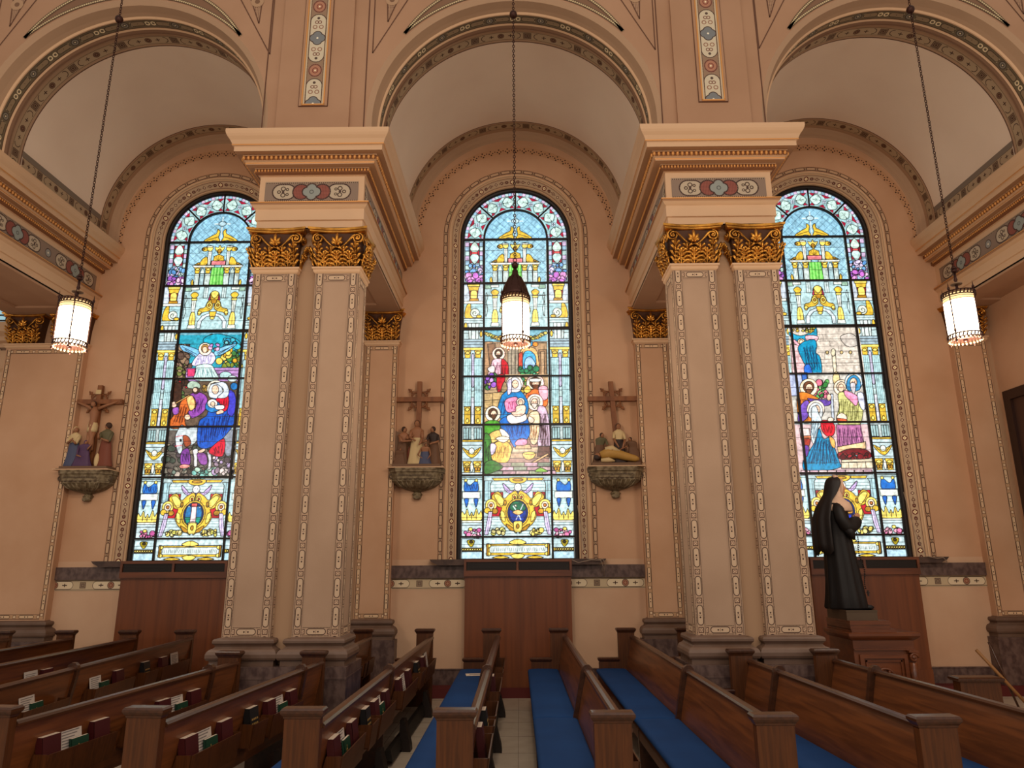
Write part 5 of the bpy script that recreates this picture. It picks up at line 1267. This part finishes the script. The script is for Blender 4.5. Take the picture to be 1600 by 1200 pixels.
def station(x,label,kind):
    root=empty('station_relief',(x,YW-.002,2.84),label=label,category='relief',group='painted plaster stations of the cross')
    bracket(root); z=.055; y=-.12
    if kind=='A':
        cr=cross_part(root,arm_z=.965,top=1.2)
        # hanging figure
        b=MB(); yy=-.135
        b.tube([(.03,yy,.28),(.025,yy-.015,.40),(.0,yy-.02,.52),(-.005,yy-.01,.62),(.0,yy,.70),(.0,yy,.80),(.0,yy,.88)],[.02,.028,.036,.05,.045,.058,.03],12,0)
        b.tube([(-.045,yy,.26),(-.02,yy-.03,.40),(-.03,yy,.56)],[.018,.024,.034],10,0); b.tube([(.0,yy,.24),(.015,yy-.03,.40),(.03,yy,.56)],[.018,.024,.034],10,0)
        for s in (-1,1):
            b.tube([(s*.045,yy,.855),(s*.13,yy+.01,.90),(s*.22,yy+.02,.935),(s*.285,yy+.03,.965)],[.024,.02,.016,.010],8,0)
            for q in range(4): b.tube([(s*.285,yy+.03,.965),(s*(.315),yy+.028,.955+q*.008)],[.005,.003],5,0)
        b.ell((-.02,yy-.02,.915),(.032,.034,.042),12,9,0); b.ell((-.02,yy-.01,.925),(.036,.034,.04),12,8,2); b.ell((-.03,yy-.03,.885),(.018,.016,.022),8,6,2)
        b.lathe([(.062,.53),(.066,.56),(.066,.62),(.056,.66)],(.0,yy,0),16,1,fn=lambda a,z:1+.07*math.sin(a*7+z*40),sy=.85)
        b.build('figure',['relief_skin','relief_cream','relief_hair'],root)
        t=MB(); t.box(-.035,.035,-.115,-.10,1.07,1.13); t.build('name_plate','relief_cream',cr)
        person(root,-.22,-.13,z,.55,'relief_blue',hair='relief_cream',torso='relief_cream',face=(.6,-.6),arms=((-1,(-.11,-.1,.58),(.02,-.16,.66)),(1,(.1,-.1,.56),(.06,-.16,.62))))
        person(root,.21,-.13,z,.60,'relief_red',face=(-.9,.2),torso='relief_green',arms=((-1,(-.12,-.1,.62),(-.10,-.16,.70)),(1,(.12,-.1,.56),(.02,-.17,.60))))
        person(root,-.06,-.17,z,.36,'relief_purple',hair='relief_purple',face=(.7,-.3),bow=.4,wid=1.9,arms=((1,(.22,-.12,.62),(.34,-.12,.80)),(-1,(-.1,-.2,.4),(.1,-.3,.34))))
        b=MB(); b.ell((.14,-.17,z+.08),(.035,.03,.10),10,8); b.build('figure','relief_cream',root)
    elif kind=='B':
        cross_part(root,arm_z=.965,top=1.22)
        person(root,-.01,-.15,z,.60,'relief_cream',face=(.1,-1),torso='relief_skin',arms=((-1,(-.14,-.08,.60),(-.02,-.2,.52)),(1,(.14,-.08,.58),(.10,-.2,.44))))
        person(root,-.22,-.12,z,.52,'relief_brown',face=(.9,-.2),lean=(.05,0),torso='relief_skin',bow=.1,arms=((1,(.16,-.12,.66),(.30,-.12,.74)),(-1,(.05,-.2,.58),(.26,-.2,.60))))
        person(root,.22,-.12,z,.52,'relief_brown',face=(-.8,-.4),bow=.15,torso='relief_dark',arms=((-1,(-.16,-.14,.62),(-.30,-.14,.56)),(1,(.14,-.1,.6),(-.04,-.22,.52))))
        person(root,.11,-.19,z,.28,'relief_blue',hair='relief_hair',face=(.5,-.7),torso='relief_skin',wid=1.6,bow=.3,arms=((-1,(-.3,-.2,.42),(-.1,-.35,.26)),(1,(.3,-.2,.42),(.2,-.3,.24))))
        person(root,-.23,-.18,z,.22,'relief_brown',hair='relief_dark',face=(.5,-.7),wid=2.2,bow=.3)
        b=MB(); b.prism([(-.33,z),(-.18,z),(-.2,z+.42),(-.33,z+.48)],-.1,-.03); b.build('rock','relief_stone',root)
        b=MB(); b.ell((-.1,-.10,z+.12),(.05,.04,.14),8,8); b.build('cloth','relief_red',root)
    else:
        cross_part(root,arm_z=.955,top=1.2,tilt=-.06)
        person(root,.06,-.13,z,.54,'relief_dark',face=(0,-1),torso='relief_cream',hair='relief_dark',arms=((-1,(-.14,-.1,.60),(-.06,-.25,.40)),(1,(.14,-.1,.58),(.06,-.25,.38))))
        person(root,-.20,-.12,z,.42,'relief_brown',face=(.5,-.6),bow=.5,torso='relief_green',wid=1.3,arms=((1,(.24,-.16,.56),(.34,-.3,.42)),))
        person(root,.25,-.13,z,.36,'relief_brown',face=(-.8,-.4),bow=.5,torso='relief_brown',wid=1.5,arms=((-1,(-.26,-.16,.62),(-.50,-.22,.50)),))
        b=MB(); yy=-.19   # body wrapped in cloth lying along the base
        b.tube([(-.20,yy,z+.10),(-.10,yy,z+.13),(.02,yy,z+.12),(.14,yy,z+.085),(.26,yy,z+.055),(.31,yy,z+.05)],[.05,.075,.066,.055,.045,.02],12,0)
        b.tube([(-.14,yy-.02,z+.18),(-.05,yy-.03,z+.19),(.05,yy-.03,z+.15)],[.03,.045,.02],8,1); b.ell((-.24,yy,z+.09),(.045,.04,.045),10,8,2); b.ell((-.25,yy-.01,z+.075),(.047,.036,.04),10,8,3)
        b.tube([(-.20,yy-.04,z+.03),(-.10,yy-.05,z+.035),(-.02,yy-.045,z+.02)],[.025,.035,.01],8,1)
        b.build('figure',['relief_gold','relief_cream','relief_skin','relief_dark'],root)
    return root
station(-S-1.37,'painted relief with crucified figure over two mourners left of left window','A')
station(-1.345,'relief with standing figure in cream cloth below a cross left of middle window','B')
station(1.315,'relief with pale wrapped body laid below a cross right of middle window','C')

# ------------------------------------------------------------------ nun statue and its stand
def statue():
    root=empty('nun_statue',(3.66,8.32,1.10),math.radians(-12),label='life-like statue of nun in black habit facing right before right window',category='statue')
    def folds(a,z): return 1+(.075*math.sin(a*9+z*2)+.035*math.sin(a*17+z*5+1))*max(0,min(1,(1.0-z)/.5))
    prof=[(0,0,.205,.19),(.02,0,.212,.195),(.15,0,.195,.182),(.35,-.005,.178,.17),(.55,-.01,.162,.158),(.72,-.015,.148,.148),(.85,-.015,.142,.15),(.98,-.015,.142,.16),(1.08,-.02,.135,.165),(1.15,-.02,.115,.15),(1.19,-.015,.08,.105),(1.215,-.01,.05,.055),(1.24,0,.043,.045)]
    b=MB(); n=40; vs=[]
    for z,cx,rx,ry in prof:
        for j in range(n):
            a=2*PI*j/n; f=folds(a,z); vs.append((cx+rx*f*math.cos(a),ry*f*math.sin(a),z))
    k=len(prof); b.add(vs,[(i*n+j,i*n+(j+1)%n,(i+1)*n+(j+1)%n,(i+1)*n+j) for i in range(k-1) for j in range(n)]+[tuple(range(n))[::-1]],0,None,True)
    for s in (-1,1):   # wide hanging sleeves joined into the body
        b.tube([(-.02,s*.10,1.13),(-.01,s*.165,1.07),(.0,s*.185,.98),(.04,s*.17,.90),(.10,s*.13,.88),(.17,s*.065,.93),(.195,s*.03,.955)],[.05,.062,.066,.072,.075,.07,.06],14,0)
        b.tube([(.06,s*.16,.87),(.10,s*.15,.80),(.13,s*.12,.745)],[.06,.045,.012],10,0)
    b.build('habit','habit',root)
    b=MB()   # head, neck and face in profile
    b.ell((.050,0,1.335),(.072,.058,.088),16,12); b.ell((.070,0,1.30),(.045,.042,.05),12,8); b.tube([(.0,0,1.2),(.02,0,1.27)],.045,12)
    b.ell((.085,0,1.262),(.024,.024,.018),10,7); b.tube([(.108,0,1.352),(.126,0,1.322),(.112,0,1.316)],[.006,.012,.008],8)
    b.ell((.107,0,1.292),(.012,.02,.005),8,6); b.ell((.105,0,1.283),(.012,.018,.006),8,6)
    for s in (-1,1): b.ell((.102,s*.026,1.350),(.01,.014,.007),8,6); b.tube([(.103,s*.012,1.366),(.10,s*.04,1.364)],.004,5)
    b.build('head','skin',root)
    b=MB()   # wimple: band over the brow, round the cheeks and a bib
    b.ell((.018,0,1.335),(.080,.078,.104),18,12); b.tube([(.02,0,1.30),(.012,0,1.24),(.01,0,1.19)],[.070,.074,.10],16)
    pts=[(.075+.012*math.cos(2*PI*j/20),.060*math.sin(2*PI*j/20),1.335+.088*math.cos(2*PI*j/20)) for j in range(21)]; b.tube(pts,.016,8,caps=False)
    b.tube([(.05,0,1.425),(.0,0,1.43)],[.05,.06],12)
    b.lathe([(.055,1.27),(.066,1.24),(.095,1.20),(.142,1.16),(.160,1.12),(.166,1.07),(.158,1.06)],(.006,0,0),24,0,sy=1.05); b.lathe([(.058,1.28),(.062,1.33),(.06,1.38)],(.015,0,0),20,0)
    b.build('wimple','white_cloth',root)
    b=MB(); n=30; a0=math.radians(78); a1=math.radians(282); vs=[]   # veil open at the front
    P=[(1.462,.012,.0),(1.455,.05,.0),(1.43,.082,.0),(1.39,.10,-.0),(1.33,.108,-.005),(1.26,.115,-.015),(1.19,.15,-.025),(1.10,.19,-.04),(.98,.208,-.06),(.84,.205,-.075),(.70,.195,-.085),(.60,.185,-.09)]
    for z,r,cx in P:
        for j in range(n+1):
            op=math.radians(66 if z>1.4 else 66+min(1,(1.4-z)/.2)*38 if z>1.0 else 104-min(1,(1.0-z)/.4)*10); a=op+(2*PI-2*op)*j/n; t=max(0,(1.35-z)); f=1+.06*math.sin(a*11+z*3)*min(1,t*2.2); sh=.028 if z>1.3 else .028*max(0,1-(1.3-z)*3.2)
            aa=a; vs.append((cx+r*f*math.cos(aa)+(sh if math.cos(aa)>-.15 else sh*.25),r*.92*f*math.sin(aa),z+(.0 if z>.62 else .03*math.sin(a*7))))
    k=len(P); b.add(vs,[(i*(n+1)+j,(i+1)*(n+1)+j,(i+1)*(n+1)+j+1,i*(n+1)+j+1) for i in range(k-1) for j in range(n)],0,None,True)
    o=b.build('veil','veil',root); md=o.modifiers.new('thickness','SOLIDIFY'); md.thickness=.012
    for s in (-1,1):
        b=MB(); p=Vector((.205,s*.028,.97)); b.ell(tuple(p),(.028,.014,.03),10,8)
        for q,l in enumerate((.045,.052,.05,.04)): b.tube([p+Vector((.012-.012*q+.01,0,.02)),p+Vector((.028-.014*q,-s*.006,.02+l*.6)),p+Vector((.03-.014*q,-s*.016,.02+l))],[.0085,.0075,.005],6)
        b.tube([p+Vector((-.02,0,.0)),p+Vector((-.035,-s*.012,.025)),p+Vector((-.03,-s*.02,.045))],[.009,.008,.005],6)
        b.build('hand','skin',root)
    b=MB(); z=.86
    for i in range(30): b.ell((.155+.012*math.sin(i*.4)+.0016*i,-.085-.02*math.sin(i*.1),z-i*.022),(.009,.009,.009),6,5)
    zc=z-30*.022; b.box(.20,.214,-.115,-.10,zc-.06,zc,0); b.box(.19,.224,-.112,-.103,zc-.03,zc-.02,0)
    b.build('rosary','veil',root)
    for s in (-1,1):
        b=MB(); b.ell((.20,s*.07,.02),(.06,.035,.028),10,7); b.build('shoe','habit',root)
statue()
def stand():
    root=empty('statue_stand',(3.53,8.0,.0),label='carved wooden altar stand carrying the nun statue, stepped on top',category='stand')
    b=MB(); b.box(.0,.33,.06,.56,.995,1.10); b.box(-.005,.335,.055,.565,1.085,1.10); b.build('slab','bracket_dark',root)
    b=MB(); b.box(0,.42,.0,.60,.905,.995); b.box(-.006,.43,-.008,.6,.955,.975); b.box(0,.47,-.02,.60,.875,.91); b.build('step','cabinet_wood',root)
    b=MB(); b.sweep([(0.0,.6),(0.0,.0),(.66,.0),(.66,.6)],[(-.02,.80),(0,.80),(.012,.81),(.035,.83),(.045,.845),(.045,.872),(.03,.88),(-.05,.88)]); b.box(0,.66,0,.6,.80,.879); b.build('top','cabinet_wood',root)
    b=MB(); b.box(.01,.65,.01,.6,.0,.80)
    for x0,x1,z0,z1 in ((.01,.65,.70,.715),(.06,.10,.12,.66),(.52,.56,.12,.66),(.10,.52,.62,.66),(.10,.52,.12,.16)): b.box(x0,x1,-.012,.01,z0,z1)
    for x0,x1,z0,z1 in ((.12,.50,.585,.60),(.12,.135,.18,.60),(.485,.50,.18,.60)): b.box(x0,x1,-.004,.01,z0,z1)
    b.build('body','cabinet_wood',root)
    b=MB(); b.torus((.31,-.005,.42),.10,.014,'y',20,6); b.torus((.31,-.005,.42),.055,.012,'y',16,6); b.ell((.31,-.01,.42),(.03,.015,.03),8,6)
    for a in range(6): b.ell((.31+.08*math.cos(a),-.006,.42+.08*math.sin(a)),(.018,.01,.018),6,5)
    b.build('carving','cabinet_wood',root)
    b=MB(); b.tube([(.60,-.01,.12),(.60,-.015,.40),(.60,-.02,.58)],[.03,.035,.04],10)
    pts=[(.61+.045*(1-t/22)*math.cos(t*.55),-.035,.63+.045*(1-t/22)*math.sin(t*.55)) for t in range(20)]; b.tube(pts,.014,6); b.ell((.61,-.04,.63),(.02,.015,.02),8,6); b.box(.56,.66,-.05,.01,.68,.70)
    b.build('scroll_bracket','cabinet_wood',root)
stand()
# ------------------------------------------------------------------ pews
HP=.86; ZR=.775
def pew(X0,Y0,X1,Y1,label,joint=None,group='pews in rows facing left'):
    L=math.hypot(X1-X0,Y1-Y0); rz=-math.atan2(X1-X0,Y1-Y0)
    root=empty('pew',(X0,Y0,0),rz,label=label,category='pew',group=group)
    t=.055
    def end(y0):
        b=MB(); b.prism([(-.205,0),(-.01,0),(-.01,.815),(-.205,.815)],y0,y0+t); b.prism([(-.435,0),(-.205,0),(-.205,.50),(-.42,.50),(-.435,.47)],y0+.004,y0+t-.004)
        o=b.build('end_panel','oak',root)
        c=MB(); prof=[(-.006,.80),(.004,.806),(.006,.815),(.014,.825),(.02,.835),(.02,.848),(.012,.858),(-.008,HP)]
        c.sweep([(-.205,y0),(-.01,y0),(-.01,y0+t),(-.205,y0+t)],prof,closed=True); c.box(-.205,-.01,y0+.001,y0+t-.001,.80,HP-.0003)
        c.build('cap','oak_dark',o)
        c=MB(); pr=[(-.006,.485),(.004,.49),(.014,.505),(.016,.518),(.006,.528),(-.006,.53)]
        c.sweep([(-.435,y0),(-.206,y0),(-.206,y0+t),(-.435,y0+t)],pr,closed=True); c.box(-.44,-.207,y0+.004,y0+t-.004,.515,.529); c.build('arm_cap','oak_dark',o)
    end(0); end(L-t)
    jo=[] if joint is None else [joint]
    ys=[t]+jo+[L-t]
    FB=[(-.125,.34),(-.118,.40),(-.10,.50),(-.078,.60),(-.055,.70),(-.04,.755)]; BB=[(-.012,.755),(-.02,.70),(-.035,.60),(-.055,.50),(-.072,.40),(-.085,.28),(-.11,.28)]
    for a,c in zip(ys[:-1],ys[1:]):
        b=MB(); b.prism(FB+BB,a,c,0); b.build('backrest','oak_long',root)
        b=MB(); b.prism([(-.46,.335),(-.455,.355),(-.10,.362),(-.10,.34)],a,c,0); b.prism([(-.455,.26),(-.43,.26),(-.43,.34),(-.455,.34)],a,c,0); b.build('seat','oak_long',root)
        if True:
            b=MB(); r=.018; y0,y1=a+.012,c-.008
            sec=[(-.47,.372),(-.478,.385),(-.47,.402),(-.45,.411),(-.36,.415),(-.22,.414),(-.14,.410),(-.122,.40),(-.118,.385),(-.13,.366),(-.45,.364)]
            n=len(sec); cx,cz=-.3,.388; ysx=[(y0,.86),(y0+.006,.95),(y0+.02,1),(y1-.02,1),(y1-.006,.95),(y1,.86)]; vs=[]
            for yy,k in ysx: vs+=[(cx+(x-cx)*(1-(1-k)*.15),yy,cz+(z-cz)*k) for x,z in sec]
            fs=[(i*n+j,i*n+(j+1)%n,(i+1)*n+(j+1)%n,(i+1)*n+j) for i in range(len(ysx)-1) for j in range(n)]+[tuple(range(n))[::-1],tuple((len(ysx)-1)*n+j for j in range(n))]
            b.add(vs,fs,0,None,True); b.build('cushion','blue',root)
    b=MB(); b.prism([(-.062,.748),(-.062,.762),(-.052,.774),(-.03,.779),(-.008,.774),(.004,.762),(.004,.748)],t,L-t); b.build('top_rail','oak_dark',root)
    for j in jo:
        b=MB(); h=.022
        P=[(-.45,.0),(-.46,.35),(-.16,.37),(-.155,.42),(-.138,.50),(-.116,.60),(-.096,.70),(-.084,.76),(-.072,.79),(-.045,.808),(-.015,.806),(.006,.785),(.012,.76),(.005,.70),(-.012,.60),(-.03,.50),(-.05,.40),(-.06,.28),(-.06,.0)]
        b.prism(P,j-h,j+h); b.build('divider','oak_dark',root)
    # book racks and folded kneelers behind each section
    racks=[]
    for si,(a,c) in enumerate(zip(ys[:-1],ys[1:])):
        if c-a<1.2: continue
        W=c-a; k=W/2.2
        for nm,r0,r1 in (('near',.20*k,.85*k),('mid',1.06*k,1.30*k),('far',1.40*k,2.02*k)):
            y0,y1=a+r0,a+r1; b=MB(); th=.008
            b.box(-.075,.04,y0,y1,.41,.42); 
            b.hexa([(.035,y0,.40),(.043,y0,.40),(.043,y1,.40),(.035,y1,.40)],[(.058,y0,.56),(.066,y0,.56),(.066,y1,.56),(.058,y1,.56)])
            for yy in (y0,y1-th): b.prism([(-.07,.41),(.045,.41),(.064,.56),(-.03,.56)],yy,yy+th)
            b.build('book_rack','oak',root); racks.append((si,nm,y0,y1))
        b=MB(); y0,y1=a+.12,c-.12
        b.hexa([(-.05,y0,.05),(.0,y0,.04),(.0,y1,.04),(-.05,y1,.05)],[(-.07,y0,.12),(-.02,y0,.13),(-.02,y1,.13),(-.07,y1,.12)])
        ko=b.build('kneeler','black_vinyl',root)
        for yy in (a+.5*k,c-.5*k):
            b=MB(); b.prism([(-.08,.02),(.07,.0),(.065,.05),(.01,.26),(-.03,.26),(-.03,.12),(-.08,.06)],yy,yy+.12); b.build('kneeler_bracket','grille',ko)
    return root,racks,rz,Vector((X0,Y0,0))
def place(pw,x,y,z,o,rz=0):
    root,_,prz,org=pw
    o.location=org+Matrix.Rotation(prz,3,'Z')@Vector((x,y,z)); o.rotation_euler=(0,0,prz+rz); return o
def book(kind,h=.215,wd=.15,th=.032,lean=.14):
    b=MB(); L=lean
    T=lambda p:(p[0]+p[2]*-L,p[1],p[2])
    cv={'missal_red':'missal_red','hymnal_green':'hymnal_green','book_black':'book_black'}[kind]
    b.box(-th/2,-th/2+.003,0,wd,0,h,0,T); b.box(th/2-.003,th/2,0,wd,0,h,0,T); b.box(-th/2,th/2,0,.004,0,h,0,T)
    o=b.build({'missal_red':'hymnal','hymnal_green':'hymnal','book_black':'bible'}[kind],cv)
    p=MB(); p.box(-th/2+.003,th/2-.003,.004,wd-.003,.004,h+.001,0,T); p.build('pages','pages',o)
    if kind!='missal_red':
        g=MB()
        if kind=='book_black':
            for i,zz in enumerate((.06,.09,.12,.15)):
                for j in range(4): g.box(th/2,th/2+.001,.03+j*.026,.045+j*.026,zz,zz+.012,0,T)
        else:
            g.box(th/2,th/2+.001,.06,.066,.06,.13,0,T); g.box(th/2,th/2+.001,.045,.081,.10,.106,0,T); g.torus((th/2-.015,.063,.09),.02,.002,'x',12,4)
        g.build('cover_marking','gilt',o)
    return o
def sheet(wd=.19,h=.235,lean=.17):
    b=MB(); T=lambda p:(p[0]-p[2]*lean,p[1],p[2]); b.box(-.0015,.0015,0,wd,0,h,0,T)
    o=b.build('paper_booklet','paper')
    g=MB()
    for i in range(9): g.box(.0015,.0022,.02,wd-.02-(i%3)*.02,h-.03-i*.016,h-.024-i*.016,0,T)
    g.build('print','paper_ink',o); return o
PROTO={}
def item(kind):
    if kind not in PROTO:
        PROTO[kind]= sheet() if kind=='paper' else book(kind,h=.165 if kind=='hymnal_green' else (.23 if kind=='book_black' else .225),wd=.15 if kind!='book_black' else .14,th={'missal_red':.044,'hymnal_green':.016,'book_black':.046}[kind])
        return PROTO[kind]
    return dup(PROTO[kind])
KN={'missal_red':'red hymnal','hymnal_green':'green songbook','book_black':'black bible','paper':'pale printed booklet'}
CN={'missal_red':'book','hymnal_green':'book','book_black':'book','paper':'booklet'}
GN={'missal_red':'red hymnals in the pew racks','hymnal_green':'green songbooks in the pew racks','book_black':'black bibles in the pew racks','paper':'printed booklets in the pew racks'}
def fill(pw,who,plan):
    for si,nm,y0,y1 in pw[1]:
        key=(si,nm)
        for kind,fy,dx,extra in plan.get(key,()):
            o=item(kind); place(pw,.014+(dx+.004 if kind=='paper' else dx*.5),y0+.01+fy*(y1-y0-.02),.421,o)
            o['category']=CN[kind]; o['group']=GN[kind]
            rn={'near':'nearest','mid':'middle','far':'farthest'}[nm]
            o['label']='%s%s, %s rack, %s half, %s'%(extra,KN[kind],rn,('near','wall')[si],who)
W4=[('missal_red',.0,.0,'nearer '),('paper',.30,-.012,''),('hymnal_green',.42,.012,''),('missal_red',.74,.0,'farther ')]
W3=[('missal_red',.02,.0,'nearer '),('paper',.36,-.01,''),('missal_red',.70,.0,'farther ')]
BK=[('book_black',.12,0.,'')]
FULL={(0,'near'):W4,(0,'mid'):BK,(0,'far'):W4,(1,'near'):W3,(1,'mid'):BK,(1,'far'):[('missal_red',.1,0,'nearer '),('paper',.4,0,'')]}
YN=4.15; YE=8.95
rows=[('far left pew with just its wall end showing',-6.2,4.25,-6.05,YE,None),
      ('second pew from the left edge along the wall',-5.38,4.25,-5.29,YE,6.5),
      ('third pew from the left edge along the wall',-4.53,4.25,-4.53,YE,6.5),
      ('pew reaching the wall just left of the left pier',-3.66,4.25,-3.86,YE,6.45),
      ('pew ending at the left half of the left pier',-2.78,4.22,-2.48,6.80,6.33),
      ('pew ending at the right half of the left pier',-1.93,4.19,-1.72,6.80,6.30),
      ('pew reaching the wall just right of the left pier',-1.05,4.16,-1.0,YE,6.27),
      ('middle pew seen end-on with paper on its cushion',-.22,4.11,-.21,YE,6.22),
      ('blue cushioned pew just right of the middle aisle gap',.61,4.03,.585,YE,6.2),
      ('blue cushioned pew reaching the wall left of the right pier',1.43,3.965,1.38,YE,6.15),
      ('pew ending at the left half of the right pier',2.22,3.905,2.09,6.80,6.1),
      ('rightmost pew ending at the right half of the right pier',3.02,3.85,2.84,6.80,6.1)]
P=[]
for lab,xa,ya,xb,ye,j in rows: P.append(pew(xa,ya,xb,ye,lab,(j-ya) if j else 2.4))
P.append(pew(-1.73,7.62,-1.73,YE,'short pew tucked between the left pier and the wall'))
P.append(pew(2.09,7.64,2.09,YE,'short pew tucked between the right pier and the wall'))
fill(P[1],'second left wall pew',{(1,'near'):[('paper',.4,0,'')]})
fill(P[2],'third left wall pew',{(0,'far'):[('missal_red',.1,0,'nearer '),('paper',.4,0,''),('missal_red',.75,0,'farther ')],(1,'near'):[('paper',.35,0,''),('missal_red',.7,0,'')]})
fill(P[3],'pew beside left pier',{(0,'far'):[('paper',.1,-.01,''),('hymnal_green',.3,.01,'')],(1,'near'):[('paper',.05,-.01,''),('hymnal_green',.25,.012,''),('missal_red',.62,0,'')],(1,'mid'):BK,(1,'far'):[('missal_red',.1,0,''),('paper',.5,0,'')]})
fill(P[4],'pew ending left on left pier',FULL)
fill(P[5],'pew ending right on left pier',FULL)
fill(P[6],'pew just past left pier',FULL)
fill(P[7],'middle end-on pew',{(0,'near'):[('missal_red',.6,0,'')],(0,'mid'):BK,(1,'near'):[('missal_red',.3,0,'')]})
o=item('book_black'); place(P[12],.0,.35,.43,o); o['label']='black bible behind the short pew between left pier and wall'; o['category']='book'; o['group']=GN['book_black']
b=MB(); b.box(-.11,.11,-.075,.075,0,.003); b.box(-.07,.07,-.02,.02,.003,.0036,1)
o=b.build('paper_leaflet',['pages','paper_ink'],None,(-.47,8.4,.418),label='white paper leaflet lying on the blue cushion of the middle pew',category='paper'); o.rotation_euler=(0,0,.12)
# low oak panel and two poles at the right edge
root=empty('kneeling_desk',(4.18,7.3,0),label='low oak end panel with flat cap near the right edge',category='desk')
b=MB(); b.box(.02,.40,0,.12,0,.50); b.build('panel','oak',root)
b=MB(); b.sweep([(0.02,.12),(.02,0),(.40,0),(.40,.12)],[(-.01,.49),(.02,.495),(.03,.51),(.03,.525),(.01,.535),(-.03,.535)],closed=True); b.box(.02,.40,0,.12,.51,.534); b.build('cap','oak_dark',root)
for nm,p,q,r,m,lab in (('wooden_pole',(5.12,8.5,.64),(5.62,8.45,.0),.018,'pole_wood','light oak pole leaning beyond the low panel at right'),('wooden_pole',(5.30,8.55,.72),(5.50,8.5,.0),.012,'oak_dark','thin dark pole leaning behind the light oak pole')):
    b=MB(); b.tube([p,tuple((a+c)/2 for a,c in zip(p,q)),q],r,8); b.build(nm,m,None,label=lab,category='pole')
